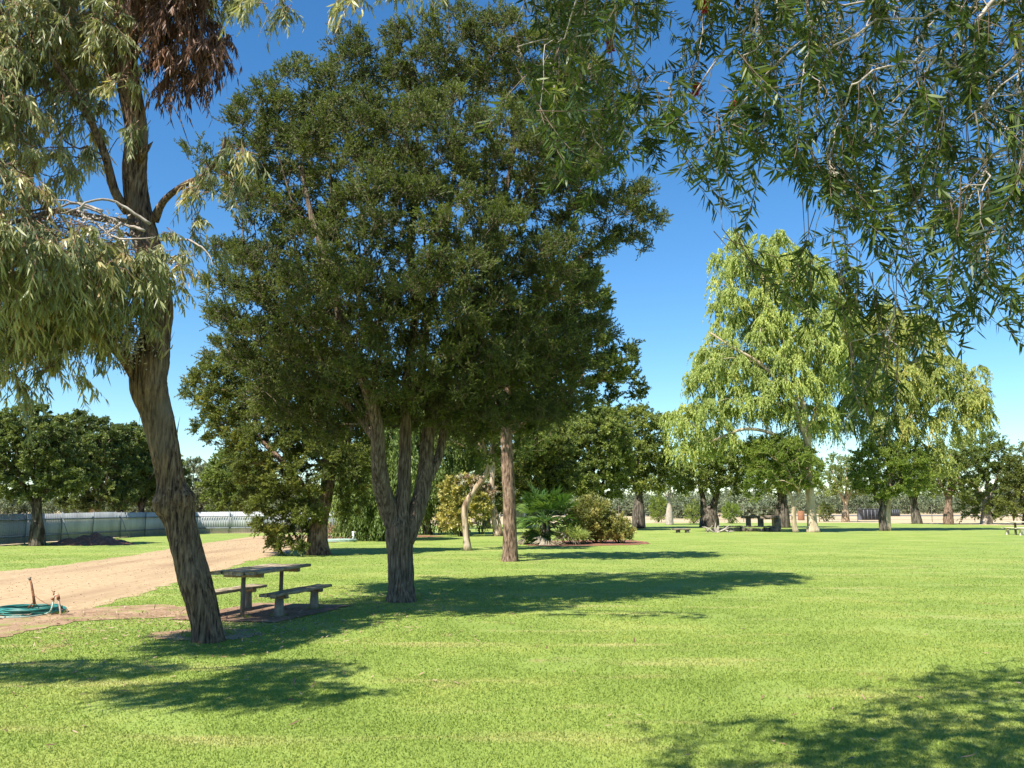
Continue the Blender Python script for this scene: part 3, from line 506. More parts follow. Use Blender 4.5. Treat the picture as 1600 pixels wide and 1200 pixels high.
# ------------------------------------------------------------------ leaning river gum on the left
def euc():
    D = 11.1
    limbs = [
        [(326, 998, 46, 0), (322, 975, 42, 0), (314, 940, 44, 0), (302, 900, 47, 0), (292, 860, 45, 0), (282, 820, 44, 0), (272, 782, 52, 0), (266, 750, 41, 0), (257, 700, 43, 0), (246, 650, 46, 0), (234, 605, 55, .0), (236, 570, 56, 0), (244, 520, 44, 0), (248, 480, 42, 0),
         (240, 420, 40, 0), (226, 370, 40, 0), (214, 320, 38, 0), (209, 270, 36, -.1), (213, 210, 34, -.2), (205, 150, 36, -.3), (197, 90, 34, -.4), (205, 30, 34, -.5), (230, -40, 30, -.5), (260, -120, 24, -.4), (270, -220, 14, -.3)],
        [(226, 600, 34, 0), (205, 570, 26, -.1), (186, 548, 20, -.25), (150, 520, 16, -.5), (100, 480, 13, -.8), (40, 420, 11, -1.1), (-60, 340, 9, -1.4), (-160, 290, 7, -1.6)],
        [(240, 345, 16, 0), (255, 315, 11, -.1), (285, 290, 9, -.3), (320, 272, 8, -.4), (345, 240, 6, -.5), (352, 215, 4, -.5)],
        [(200, 330, 18, 0), (180, 300, 14, -.2), (160, 230, 12, -.4), (120, 150, 10, -.7), (60, 60, 9, -1.), (0, -40, 8, -1.3), (-120, -120, 6, -1.8)],
        [(205, 60, 22, -.4), (240, 30, 18, -.6), (290, 0, 14, -.8), (340, -40, 11, -1.), (420, -80, 9, -1.3), (560, -100, 6, -1.5), (680, -90, 4, -1.6)],
        [(215, 350, 13, 0), (150, 340, 11, -.8), (90, 330, 9, -1.5), (30, 345, 7, -2.), (-60, 370, 6, -2.6)],
        [(195, 120, 16, -.3), (130, 60, 12, .1), (60, 0, 9, .4), (-60, -60, 7, .7)],
        [(-60, -60, 9, -1.2), (-200, -140, 8, -2.6), (-350, -190, 7, -4.2), (-480, -220, 6, -5.4), (-700, -250, 5, -6)]]
    LW = [(np.array([P(x, y, D + dd) for x, y, w, dd in L]), np.array([w*.5*(D+dd)/F for x, y, w, dd in L])) for L in limbs]
    base = LW[0][0][0].copy(); base[2] = 0; LW[0][0][0][2] = -.05
    t = thing('gum_tree', 'leaning gum tree with hanging sickle leaves and a burl on its trunk, nearest the driveway', 'tree', base)
    mb = MB(); st = .035
    for i, (p, r) in enumerate(LW):
        if i == 0:
            q, rr = catmull(p, r, st); d = bark_disp(len(q), 56, st, amp=.085, k=12, lump=.05, root=.10, seed=5)
            # burl
            zb = P(272, 785, D)[2]; a = np.arange(56)/56*2*math.pi
            hz = np.exp(-((q[:, 2]-zb)/.13)**2)[:, None]; d = d + hz*(.13 + .12*np.sin(3*a + 1)[None] + .10*np.sin(8*a)[None]*np.sin(q[:, 2:3]*60))
            tube(mb, q, rr, 56, disp=d)
        else:
            q, rr = catmull(p, r, .08); tube(mb, q, rr, 12, disp=bark_disp(len(q), 12, .08, amp=.05, k=6, seed=i))
    # loose bark strips
    q, rr = catmull(*LW[0], .05); n = len(q)
    for j in range(70):
        i = int(rng.integers(int(n*.14), int(n*.8))); a = rng.uniform(0, 6.28); o = np.array([math.cos(a), math.sin(a), 0]); L = rng.uniform(.1, .35); up_ = rng.choice([1, -1], p=[.6, .4])
        b = q[i] + o*rr[i]*.98; w = np.array([-o[1], o[0], 0])*rng.uniform(.008, .02)
        m = b + np.array([0, 0, up_*L*.6]) + o*.015; e = b + np.array([0, 0, up_*L]) + o*rng.uniform(.03, .09)
        mb.add([b-w, b+w, m+w*.8, m-w*.8, e+w*.15, e-w*.15], Q=[[0, 1, 2, 3], [3, 2, 4, 5]])
    # broken spur
    s0 = P(232, 235, D); tube(mb, [P(215, 250, D-.2), P(230, 232, D-.25), P(239, 221, D-.25)], [.07, .035, .004], 8)
    tube(mb, [P(270, 165, D-.5), P(283, 190, D-.5), P(288, 205, D-.5), P(296, 228, D-.5)], [.008, .007, .006, .003], 4)
    blobs = [
        (20, 40, 100, 60, -.8, .8), (110, 60, 60, 70, -.2, .7), (-20, 160, 70, 60, -1.4, .8), (130, 160, 50, 55, -.3, .5), (60, 240, 60, 35, -1., .5), (175, 40, 30, 50, -.8, .3), (185, 130, 18, 35, -.7, .2), (0, 120, 60, 50, -.8, .6), (165, 20, 60, 30, .2, .6),
        (-10, 290, 80, 40, -1.8, .7), (215, 190, 14, 30, -.6, .15), (130, 250, 30, 30, -.5, .3),
        (10, 380, 90, 50, -2.4, .9), (110, 390, 70, 45, -1.6, .7), (200, 400, 60, 42, -.9, .5), (255, 415, 34, 40, -.45, .35), (80, 440, 80, 40, -1.5, .7), (-10, 450, 70, 50, -2.2, .8), (165, 450, 55, 35, -.7, .4), (250, 385, 40, 25, -.5, .3),
        (40, 500, 70, 32, -1.3, .5), (-10, 545, 50, 32, -1.5, .5), (60, 570, 26, 18, -1.2, .2), (130, 520, 44, 26, -.6, .35), (205, 500, 34, 22, -.4, .2), (20, 590, 20, 22, -1.4, .2), (110, 590, 16, 16, -.6, .15),
        (380, 235, 24, 18, -.5, .25), (340, 262, 28, 14, -.45, .25), (365, 285, 30, 12, -.4, .2), (310, 292, 22, 12, -.3, .2), (350, 215, 14, 12, -.5, .15), (300, 350, 26, 16, 0, .2), (335, 385, 16, 12, .1, .2), (290, 400, 16, 20, 0, .15),
        (420, -5, 50, 10, -1.3, .25), (390, 10, 12, 16, -1.3, .12), (455, 8, 14, 18, -1.35, .12), (600, -30, 90, 12, -1.5, .3), (550, -12, 26, 12, -1.5, .2), (660, -24, 36, 8, -1.6, .2), (270, -70, 160, 60, -.6, 1.), (60, -90, 180, 60, -.3, 1.2),
        (-130, 60, 60, 70, -1.2, .8), (-120, 380, 70, 70, -2.6, .8), (-120, 200, 70, 50, -3.2, .6)]
    cen, out = clumps(blobs, D, .25, .3, .6)
    c2, o2 = clumps([(-400, -105, 320, 75, -5.9, .55), (-300, -150, 150, 60, -5.2, .6), (-700, -60, 240, 60, -5.0, .6)], D, .20, .2, .7); c3, o3 = clumps([(10, 400, 90, 50, -2.4, .8), (110, 410, 75, 45, -1.6, .6), (200, 415, 62, 42, -.9, .45), (80, 460, 80, 40, -1.5, .6), (160, 470, 60, 35, -.7, .35), (40, 500, 70, 32, -1.3, .45), (-20, 100, 60, 90, -1.2, .5), (90, 40, 80, 50, -.6, .5)], D, .24, .2, .7); cen = np.vstack([cen, c2, c3]); out = np.vstack([out, o2, o3])
    dead = [(285, 35, 55, 35, -.6, .45), (330, 75, 28, 32, -.6, .3), (268, 95, 26, 32, -.5, .3), (305, 100, 30, 18, -.6, .25), (350, 60, 16, 20, -.6, .2), (270, -10, 60, 30, -.7, .4), (250, 60, 16, 30, -.5, .2)]
    dc, do = clumps(dead, D, .2, .2, .6)
    ch = skeleton(LW, np.vstack([cen, dc]), rt=.004, alpha=.2, minz=3.2, up=.15, jit=.09); branch_mesh(mb, ch)
    
    for (pp) in ([(235, 350), (190, 320), (150, 312), (110, 330), (70, 335), (20, 360)], [(225, 360), (180, 345), (140, 325), (95, 312), (60, 318)], [(160, 330), (120, 318), (90, 325), (55, 350), (30, 380)], [(250, 375), (290, 375), (320, 390), (335, 418)],
                 [(190, 350), (170, 365), (200, 375), (240, 370)], [(120, 330), (150, 350), (175, 372)], [(60, 350), (40, 375), (50, 400)], [(250, 560), (262, 548), (270, 540)]):
        dd = -1.15 if pp[0][0] < 248 else -.2
        pts = [P(x, y, D + dd - .1*i + rng.normal()*.04) for i, (x, y) in enumerate(pp)]
        q, rr = catmull(pts, np.linspace(.02, .005, len(pts)), .06); bt = MB(); tube(bt, q + rng.normal(size=q.shape)*.006, rr, 5); bt.build('bare_twig', M['bark_grey'], t)
    mb.build('trunk', M['bark_euc'], t)
    lf = MB(); tw = MB(); sprays(lf, tw, cen, out, 'euc', 1., 1.); lf.build('crown', M['l_euc'], t)
    sprays(lf2 := MB(), tw, dc, do, 'euc', 1., 1.3, dr=1.0, gr=1.0, sp=.5, lw=.018); lf2.build('dead_foliage', M['l_dead'], t)
    # low grey tangle of seed capsules under the crown
    bl = [(30, 540, 60, 18, -1.3, .4), (120, 360, 80, 14, -1.2, .3), (60, 520, 60, 22, -.5, .4), (150, 515, 70, 30, -.4, .4), (190, 535, 35, 22, -.35, .3)]
    sc, so = clumps(bl, D, .13, 0, 1); gm = MB(); m_ = 60; c = np.repeat(sc, m_, 0) + rng.normal(size=(len(sc)*m_, 3))*.09
    leaves(gm, c, rv(len(c)), rng.uniform(.02, .06, len(c)), .02, rng.uniform(.3, 1, len(c)))
    gm.build('seed_capsules', M['bark_grey'], t); tw.build('twigs', M['twig_red'], t)
euc()

# ------------------------------------------------------------------ weeping bottlebrush hanging in from the right
def bottlebrush():
    base = np.array([4.9, 2.6, 0.])
    t = thing('bottlebrush_tree', 'weeping bottlebrush with narrow dark leaves hanging in from the top right corner', 'tree', base)
    LW = [(np.array([base-[0, 0, .05], base+[-.1, .05, .8], base+[-.15, .1, 1.6], base+[-.3, .2, 2.3]]), np.array([.2, .15, .14, .13]))]
    def limb(pts, rs): LW.append((np.array(pts, float), np.array(rs)))
    b = base + np.array([-.3, .2, 2.3])
    limb([b, (4.1, 3.1, 3.4), (3.6, 3.5, 4.2), (2.9, 3.9, 4.7), (2.0, 4.1, 4.9), (1.1, 4.0, 4.8), (.4, 3.9, 4.5)], [.12, .10, .085, .07, .05, .03, .015])
    limb([b, (4.6, 3.4, 3.5), (4.3, 4.1, 4.7), (3.8, 4.7, 5.4), (3.1, 5.1, 5.7), (2.2, 5.2, 5.6)], [.11, .09, .07, .06, .04, .02])
    limb([b, (4.3, 2.6, 3.3), (3.6, 2.7, 4.1), (2.7, 3.0, 4.4), (1.9, 3.0, 4.9), (1.0, 2.9, 5.0), (0, 2.8, 4.9)], [.10, .09, .07, .05, .035, .025, .015])
    limb([b, (5.0, 3.4, 3.5), (4.9, 4.2, 4.3), (4.7, 5.0, 4.8), (4.1, 5.8, 5.0)], [.10, .09, .07, .05, .03])
    limb([b, (5.4, 2.2, 3.4), (5.7, 1.6, 4.2), (5.5, .8, 4.7)], [.10, .08, .06, .03])
    limb([b, (4.2, 2.0, 3.5), (3.3, 1.6, 4.3), (2.4, 1.3, 4.6)], [.09, .07, .05, .03])
    # hanging twigs: bottom envelope as a function of photo x, filled upwards
    ex = [830, 860, 900, 940, 980, 1020, 1060, 1100, 1130, 1160, 1200, 1240, 1280, 1320, 1360, 1400, 1440, 1480, 1520, 1560, 1600, 1660, 1800]
    ey = [150, 270, 360, 350, 300, 330, 320, 340, 350, 340, 390, 400, 430, 560, 550, 540, 520, 560, 500, 470, 560, 540, 560]
    tips = []; lens = []
    def add(x, y, D, L): tips.append(P(x, y, D)); lens.append(L)
    n = 0
    while n < 360:
        x = rng.uniform(840, 1740); yb = np.interp(x, [830, 880, 960, 1120, 1250, 1330, 1450, 1740], [150, 290, 280, 290, 310, 350, 390, 400]); y = rng.uniform(-60, 1)*1. if rng.uniform() < .12 else yb*rng.uniform(.05, 1.)
        if rng.uniform() > (.85 if x > 1260 else .34): continue
        add(x, y, rng.uniform(3.1, 4.8) if x < 1260 or rng.uniform() < .6 else rng.uniform(4.8, 6.8), rng.uniform(.16, .36)); n += 1
    for x, y in zip(rng.uniform(1240, 1640, 26), rng.uniform(0, 1, 26)):
        yb = np.interp(x, ex, ey); add(x, yb - y*150, rng.uniform(3.3, 4.4), rng.uniform(.25, .45))
    for x, y, Dd in ((1160, 378, 4.), (1240, 470, 4.), (1285, 500, 3.9), (1250, 520, 4.1), (1375, 640, 3.8), (1350, 645, 3.9), (1400, 560, 3.9), (1345, 610, 4.), (1270, 470, 3.8), (1310, 520, 4), (1500, 545, 4.), (1545, 460, 4.), (1590, 560, 3.6), (1570, 500, 3.6), (1530, 520, 4.2), (1480, 540, 4.1), (1130, 345, 4.2), (1365, 700, 3.9),
                  (870, 210, 4.), (855, 60, 4.), (880, 330, 4.1), (905, 350, 4.1), (850, 215, 4.2), (865, 120, 4.2), (1385, 600, 4.), (1430, 580, 4.), (1460, 560, 3.9)):
        for k in range(1 if y > 300 else 2): add(x + rng.normal()*8, y - abs(rng.normal())*10, Dd, rng.uniform(.3, .5))
    # outside the frame: the rest of the crown (its shade falls on the lawn)
    for k in range(540):
        p = np.array([rng.uniform(1.6, 7.2), rng.uniform(-1.2, 4.6), rng.uniform(2.9, 5.4)]) if k < 300 else (lambda yy: np.array([rng.uniform(-1.4, 3.6), yy, max(4.2, 1.6 + .70*yy) + rng.uniform(.1, .4)]))(rng.uniform(2.7, 4.3))
        u = (p[0]/max(p[1], .3)*F + 800)
        if p[1] > .6 and u < 1680 and (p[2]-1.6)/p[1] < .62: continue
        tips.append(p); lens.append(rng.uniform(.3, .6))
    for k in range(780):
        yy = rng.uniform(2.8, 5.7); tips.append(np.array([rng.uniform(-.7 + .55*max(0, yy-3), 4.8), yy, 1.6 + .70*yy + rng.uniform(0, .9)])); lens.append(rng.uniform(.25, .5))
    tips = np.array(tips); lens = np.array(lens); N = len(tips)
    side = rng.normal(size=(N, 3))*[.32, .32, 0]
    tops = tips + np.stack([side[:, 0]*lens, side[:, 1]*lens, lens], 1)
    mb = MB()
    for i, (p, r) in enumerate(LW): q, rr = catmull(p, r, .1); tube(mb, q, rr, 14, disp=bark_disp(len(q), 14, .1, amp=.06, k=6, seed=20+i))
    ch = skeleton(LW, tops, rt=.0022, alpha=.25, up=.32, jit=.06, minz=2.8, expo=2.5); branch_mesh(mb, ch)
    mb.build('trunk', M['bark_grey'], t)
    lf = MB(); tw = MB(); cp = MB(); fl = MB()
    # each hanging twig forks in 2-3 twiglets, leaves spiral round the last part
    for rep in range(3):
        s = tops + rng.normal(size=(N, 3))*.02*rep; e = tips + rng.normal(size=(N, 3))*.055*rep + [0, 0, .05*rep]
        mid = (s+e)/2 + nrm(side)*.07*lens[:, None]*[1, 1, 0]*2; mid += (e-s)*[0, 0, -.05]
        f = lambda tt: (1-tt)**2*s[:, None] + 2*tt*(1-tt)*mid[:, None] + tt**2*e[:, None]
        ts = np.linspace(0, 1, 6)[None, :, None]; pts = f(ts)
        V = []; x_ = nrm(np.cross(e-s, rv(N))); y_ = nrm(np.cross(e-s, x_))
        for k in range(6):
            r = .0026*(1-.12*k)
            V += [pts[:, k]+x_*r, pts[:, k]-x_*r*.5+y_*r*.87, pts[:, k]-x_*r*.5-y_*r*.87]
        V = np.stack(V, 1).reshape(-1, 3); bI = np.arange(N)[:, None]*18
        tw.add(V, Q=np.concatenate([bI + np.array([[i, j, j+3, i+3]]) + 3*k for k in range(5) for i, j in ((0, 1), (1, 2), (2, 0))]))
        K = 24; tt = rng.uniform(.3, 1.0, (N, K, 1))**.8; B = f(tt).reshape(-1, 3); tn = nrm(2*(1-tt)*(mid-s)[:, None] + 2*tt*(e-mid)[:, None]).reshape(-1, 3)
        ld = nrm(tn*.6 + nrm(np.cross(tn, rv(N*K)))*.9 + [0, 0, -.1])
        tint = np.clip(np.repeat(rng.uniform(0, .6, N), K) + rng.uniform(0, .45, N*K), 0, 1)
        leaves(lf, B, ld, rng.uniform(.05, .088, N*K), rng.uniform(.008, .0125, N*K), tint, True, .1)
        if rep == 0:
            sel = np.where(rng.uniform(0, 1, N) < .35)[0]; K2 = 30; t2 = rng.uniform(0., .5, (N, K2, 1)); B = f(t2)[sel].reshape(-1, 3)
            d = rv(len(B)); o = B + d*.006; r = .0042
            for dv in (0,):
                V = np.stack([o+[r, 0, 0], o-[r, 0, 0], o+[0, r, 0], o-[0, r, 0], o+[0, 0, r], o-[0, 0, r]], 1).reshape(-1, 3); b6 = np.arange(len(o))[:, None]*6
                cp.add(V, T=np.concatenate([b6+[[a, b_, c]] for a, b_, c in ((0, 2, 4), (2, 1, 4), (1, 3, 4), (3, 0, 4), (2, 0, 5), (1, 2, 5), (3, 1, 5), (0, 3, 5))]))
    for x, y, Dd in ((1102, 10, 4.2), (953, 70, 4.2), (1088, 140, 4.2), (1145, 165, 4.4), (1255, 262, 4.2), (1450, 250, 4.6)):
        c = P(x, y, Dd); ax = nrm(rng.normal(size=3)+[0, 0, -.6]); q = c + np.linspace(-.035, .035, 420)[:, None]*ax; leaves(fl, q, nrm(np.cross(ax, rv(420)))+ax*.2, .024, .003, rng.uniform(0, 1, 420))
    lf.build('crown', M['l_bottle'], t); tw.build('twigs', M['twig'], t); cp.build('seed_capsules', M['bark_grey'], t); fl.build('blossom', M['l_crim'], t)
bottlebrush()

# ------------------------------------------------------------------ trees in the middle distance
def bottle(bx, by, w, neck_y, neckw, skew=0, forks=((-10, -25), (10, -25)), top=None):
    """bottle-shaped kurrajong trunk in photo pixels"""
    h = by - neck_y
    L = [(bx, by+1, w*1.02, 0), (bx, by-h*.12, w, 0), (bx+skew*.3, by-h*.35, w*.94, 0), (bx+skew*.5, by-h*.55, w*.8, 0), (bx+skew*.7, by-h*.75, w*.62, 0), (bx+skew, neck_y, neckw, 0), (bx+skew*1.2, neck_y-h*.3, neckw*.8, 0)]
    out = [L]
    for dx, dy in forks:
        out.append([(bx+skew, neck_y+2, neckw*.7, 0), (bx+skew+dx*.5, neck_y+dy*.5, neckw*.5, rng.uniform(-.3, .3)), (bx+skew+dx, neck_y+dy, neckw*.36, rng.uniform(-.6, .6)), (bx+skew+dx*1.5, neck_y+dy*2.1, neckw*.2, rng.uniform(-.8, .8))])
    return out
def Dof(y): return G(800, y)[1]
RG = 'bottle trees across the far side of the lawn'; LG = 'bottle trees along the white fence'
# dense dark tree left of the central one
tree('dense_tree', 'bushy tree with reddish trunk and foliage down to the ground beside the dirt driveway', 31.7,
     [[(497, 866, 40, 0), (496, 845, 32, 0), (500, 810, 26, 0), (510, 770, 22, 0), (514, 720, 20, 0), (505, 670, 16, 0), (480, 620, 12, 0), (450, 590, 9, 0)], [(502, 800, 16, 0), (480, 770, 12, -.3), (450, 730, 9, -.6), (410, 690, 7, -.6)], [(512, 740, 14, 0), (540, 690, 10, .3), (560, 640, 8, .4)]],
     [(340, 610, 42, 48, 0, 1.4), (385, 600, 60, 60, .3, 1.6), (440, 600, 70, 70, 0, 1.8), (360, 670, 40, 45, -.2, 1.2), (420, 690, 65, 60, -.4, 1.7), (500, 640, 80, 90, .6, 1.8), (560, 660, 50, 90, 1., 1.5), (390, 735, 30, 30, 0, 1.), (400, 770, 32, 30, 0, 1.1), (440, 770, 50, 45, -.5, 1.5), (480, 730, 45, 50, -.9, 1.3), (550, 735, 30, 45, -.3, 1.1), (440, 825, 42, 30, -.5, 1.2), (470, 800, 35, 35, -.8, 1.), (455, 850, 34, 14, -.8, .8), (545, 780, 20, 25, 0, .8)],
     'dense', 'l_dense', 'bark_red', spacing=.58, sub=9, scale=1.2, ov=dict(ll=.062, lw=.030), dens=1.4, seed=31, rt=.01, minz=.6, shell=.4, keep=.5)
# tree behind the three-stemmed one, straight reddish trunk
tree('straight_tree', 'straight rough red-brown trunk standing alone in the lawn just right of the central tree', 27.7,
     [[(797, 878, 25, 0), (797, 862, 22, 0), (797, 830, 20, 0), (796, 790, 19, 0), (794, 750, 19, 0), (792, 710, 18, 0), (791, 660, 17, 0), (793, 610, 15, 0), (800, 560, 12, 0), (815, 500, 9, 0)], [(792, 680, 9, 0), (830, 650, 8, .2), (880, 610, 6, .4), (930, 590, 5, .5)], [(792, 650, 9, 0), (760, 610, 7, 0), (730, 570, 5, 0)]],
     [(830, 570, 80, 80, 0, 2.2), (900, 560, 70, 55, .2, 1.9), (950, 575, 50, 40, .3, 1.4), (905, 480, 50, 60, .3, 1.5), (770, 570, 70, 80, .3, 2.), (720, 620, 55, 50, .4, 1.6), (880, 625, 60, 32, .3, 1.5), (800, 650, 70, 35, .8, 1.6), (975, 610, 30, 22, .4, .8)],
     'mela', 'l_mela', 'bark_red', spacing=.62, sub=8, scale=1.5, dens=1., seed=8, sides=28, amp=.13, k=9, step=.08, twm=None, ov=dict(ll=.08, lw=.028))
# leaning tree with pale lower trunk
tree('leaning_tree', 'slender crooked tree with a pale tan lower trunk in front of the yellow shrub', 34.8,
     [[(731, 859, 14, 0), (729, 840, 10, 0), (727, 815, 9.5, 0), (726, 795, 11, 0), (735, 775, 9, 0), (748, 757, 9, 0), (759, 742, 9, 0), (766, 722, 9, 0), (770, 700, 9, 0), (775, 670, 8, 0), (780, 630, 6, 0)], [(768, 715, 6, 0), (745, 690, 5, 0), (720, 660, 4, 0)]],
     [(770, 650, 60, 40, 0, 1.6), (730, 660, 50, 38, 0, 1.5), (700, 690, 30, 25, 0, 1.), (800, 690, 35, 30, .3, 1.2), (745, 700, 30, 22, -.3, .8)],
     'dense', 'l_mela', 'bark_tan', spacing=.6, scale=1.3, dens=1., seed=14, sides=16)
tree('slim_tree', 'slim tan trunk with orange base behind the crooked leaning tree', 53,
     [[(777, 840, 14, 0), (774, 825, 9, 0), (770, 800, 8, 0), (768, 770, 9, 0), (770, 735, 8, 0), (771, 700, 8, 0), (765, 660, 6, 0)], [(783, 838, 8, 0), (780, 815, 5, 0), (772, 790, 4, 0)]],
     [(765, 650, 65, 50, 0, 2.2), (820, 670, 50, 40, .3, 2.), (790, 700, 30, 25, 0, 1.2)], 'dense', 'l_kur', 'bark_tan', spacing=.8, scale=1.7, seed=15, sides=10)
# weeping peppercorns behind
tree('weeping_tree', 'weeping pepper tree with a low fringe, seen left of the three-stemmed trunk', 46,
     [[(604, 842, 12, 0), (602, 820, 10, 0), (600, 790, 9, 0), (590, 760, 7, 0), (585, 730, 5, 0)], [(600, 800, 6, 0), (625, 770, 5, 0)]],
     [(580, 760, 45, 40, 0, 2.), (610, 740, 40, 35, 0, 1.8), (560, 790, 32, 25, 0, 1.4), (590, 795, 35, 25, -.5, 1.4), (600, 700, 40, 40, .5, 1.8), (548, 740, 28, 35, .3, 1.2)], 'weep', 'l_weep', 'bark_red', spacing=.75, dens=1.2, seed=16, minz=.5)
tree('weeping_tree', 'tall weeping pepper tree hanging light green strands right behind the three dark stems', 56,
     [[(668, 840, 16, 0), (667, 820, 13, 0), (665, 780, 12, 0), (660, 730, 10, 0), (655, 680, 8, 0), (650, 640, 5, 0)], [(665, 760, 7, 0), (690, 700, 6, 0), (700, 660, 4, 0)]],
     [(650, 640, 45, 50, 0, 2.2), (690, 650, 45, 50, 0, 2.2), (640, 700, 40, 50, 0, 2.), (685, 715, 38, 50, 0, 2.), (650, 765, 35, 35, 0, 1.8), (690, 775, 25, 35, 0, 1.3), (720, 690, 30, 45, .5, 1.6)], 'weep', 'l_weep', 'bark_dark', spacing=.85, dens=1.2, seed=17, minz=.5, ov=dict(dr=2.))
# shrubs behind
def shrub(name, label, bx, by, blobs, kind, leaf, bark='bark_dark', group=None, spacing=.35, scale=1., dens=1., stems=5, cat='shrub', ov={}, D=None, tmin=0., tmax=1.):
    D = D or Dof(by); base = P(bx, by, D); base[2] = 0
    t = thing(name, label, cat, base, group); cen, out = clumps(blobs, D, spacing, .35, .5); LW = []
    for i in range(stems):
        a = rng.uniform(0, 6.28); c = cen[rng.integers(len(cen))]
        LW.append((np.array([base + [.1*math.cos(a), .1*math.sin(a), -.02], base*.6 + c*.4 - [0, 0, .1], base*.3+c*.7]), np.array([.035, .025, .015])*scale))
    mb = MB()
    for p, r in LW: q, rr = catmull(p, r, .15); tube(mb, q, rr, 6)
    branch_mesh(mb, skeleton(LW, cen, rt=.004, alpha=.2)); mb.build('stems', M[bark], t)
    lf = MB(); sprays(lf, None, cen, out, kind, scale, dens, tmin, tmax, **ov); lf.build('foliage', M[leaf], t); return t, cen, out
t, cen, out = shrub('flowering_shrub', 'yellow-leaved shrub topped with reddish flowers behind the crooked leaning tree', 722, 838, [(715, 800, 26, 30, 0, 1.), (735, 785, 24, 28, 0, .9), (705, 770, 20, 22, 0, .8), (752, 790, 14, 22, 0, .6), (700, 815, 16, 14, 0, .6), (728, 760, 24, 16, 0, .7)], 'bush', 'l_yellow', spacing=.42, dens=.8, ov=dict(ll=.17, lw=.09), scale=1.2)
fb = MB(); fc, fo = clumps([(735, 752, 20, 8, -.2, .5), (766, 768, 9, 9, 0, .4)], Dof(838), .3, 0, 1); sprays(fb, None, fc, fo, 'bush', 1.1, 1.2, ll=.12, lw=.08); fb.build('blossom', M['l_red'], t)
shrub('dark_shrub', 'small dark multi-stemmed shrub between the yellow shrub and the slim tan trunk', 752, 835, [(752, 802, 20, 24, 0, .9), (760, 785, 16, 14, 0, .6)], 'bush', 'l_kur', spacing=.4, scale=1.2)
shrub('pink_shrub', 'low pinkish shrub in the flower bed beside the reddish trunk', 516, 840, [(516, 832, 18, 13, 0, .8), (505, 838, 10, 9, 0, .5)], 'bush', 'l_pink', spacing=.33)
shrub('flower_clump', 'dull red flower clump at the foot of the left weeping tree', 585, 841, [(582, 834, 16, 7, 0, .5)], 'bush', 'l_red', spacing=.3, scale=.8, stems=3, cat='flowers')
shrub('oleander_bush', 'taller yellow-green oleander between the fan palm and the lower oleander', 930, 849, [(925, 810, 32, 32, 0, 1.), (912, 825, 24, 22, -.2, .7), (945, 825, 22, 22, -.2, .7), (925, 792, 22, 16, 0, .6)], 'bush', 'l_olean', spacing=.26, ov=dict(up=.9, ll=.13), stems=8, group='oleanders in the garden bed')
shrub('oleander_bush', 'lower pinkish oleander at the right end of the garden bed', 970, 849, [(965, 828, 24, 20, 0, .7), (978, 832, 10, 14, 0, .4), (950, 835, 16, 12, -.3, .5)], 'bush', 'l_olean', spacing=.24, ov=dict(up=.9), stems=6, group='oleanders in the garden bed', tmin=.3)
# fan palm
def palm():
    D = 41.2; base = P(853, 850, D); base[2] = 0
    t = thing('fan_palm', 'low fan palm with spiky green fronds in the garden bed', 'palm', base)
    mb = MB(); ang = 0
    q, rr = catmull([base-[0, 0, .02], base+[0, 0, .5], base+[.02, 0, 1.1]], [.24, .2, .16], .06); tube(mb, q, rr, 14, disp=bark_disp(len(q), 14, .06, amp=.2, k=8)); mb.build('trunk', M['bark_dark'], t)
    fr = MB(); dr = MB(); st = MB(); top = base + [0, 0, 1.05]
    for i in range(46):
        ang += 2.4; el = rng.uniform(-.35, 1.35) if i > 6 else rng.uniform(-.9, -.4); d = np.array([math.cos(ang)*math.cos(el), math.sin(ang)*math.cos(el), math.sin(el)])
        L = rng.uniform(.8, 1.35); e = top + d*L - [0, 0, .12*L]; m = top + d*L*.5
        tube(st, [top, m, e], [.02, .014, .009], 5, cap=False)
        side = nrm(np.cross(d, [0, 0, 1.])); upv = np.cross(side, d); n = 24; a = np.linspace(-1.9, 1.9, n); R = rng.uniform(.75, 1.05)
        dirs = nrm(np.cos(a)[:, None]*d + np.sin(a)[:, None]*side + upv*(.18*np.abs(a)[:, None]) + rng.normal(size=(n, 3))*.05)
        B = np.repeat(e[None], n, 0); mid = B + dirs*R*.55; tip = B + dirs*R + np.array([0, 0, -1.])*R*rng.uniform(.05, .35, (n, 1)); s = np.cross(dirs, upv)*.045
        V = np.stack([B, mid-s, tip, mid+s+upv*.03], 1).reshape(-1, 3); (dr if i < 5 else fr).add(V, Q=np.arange(n)[:, None]*4+np.arange(4)[None], tint=np.clip(rng.uniform(0, 1)+rng.normal(size=n)*.15, 0, 1))
    st.build('stalks', M['l_palm'], t); fr.build('fronds', M['l_palm'], t); dr.build('dry_fronds', M['l_palmdry'], t)
palm()
shrub('grass_clump', 'spiky pale tuft at the left foot of the fan palm', 836, 850, [(836, 842, 12, 7, 0, .5)], 'bush', 'l_fine', spacing=.2, stems=2, cat='plant', ov=dict(ll=.3, lw=.02, up=1.2))
shrub('grass_clump', 'grey-green strappy clump between palm and oleander', 893, 851, [(893, 840, 18, 8, 0, .5)], 'bush', 'l_gum', spacing=.22, stems=2, cat='plant', ov=dict(ll=.3, lw=.025, up=1.2))

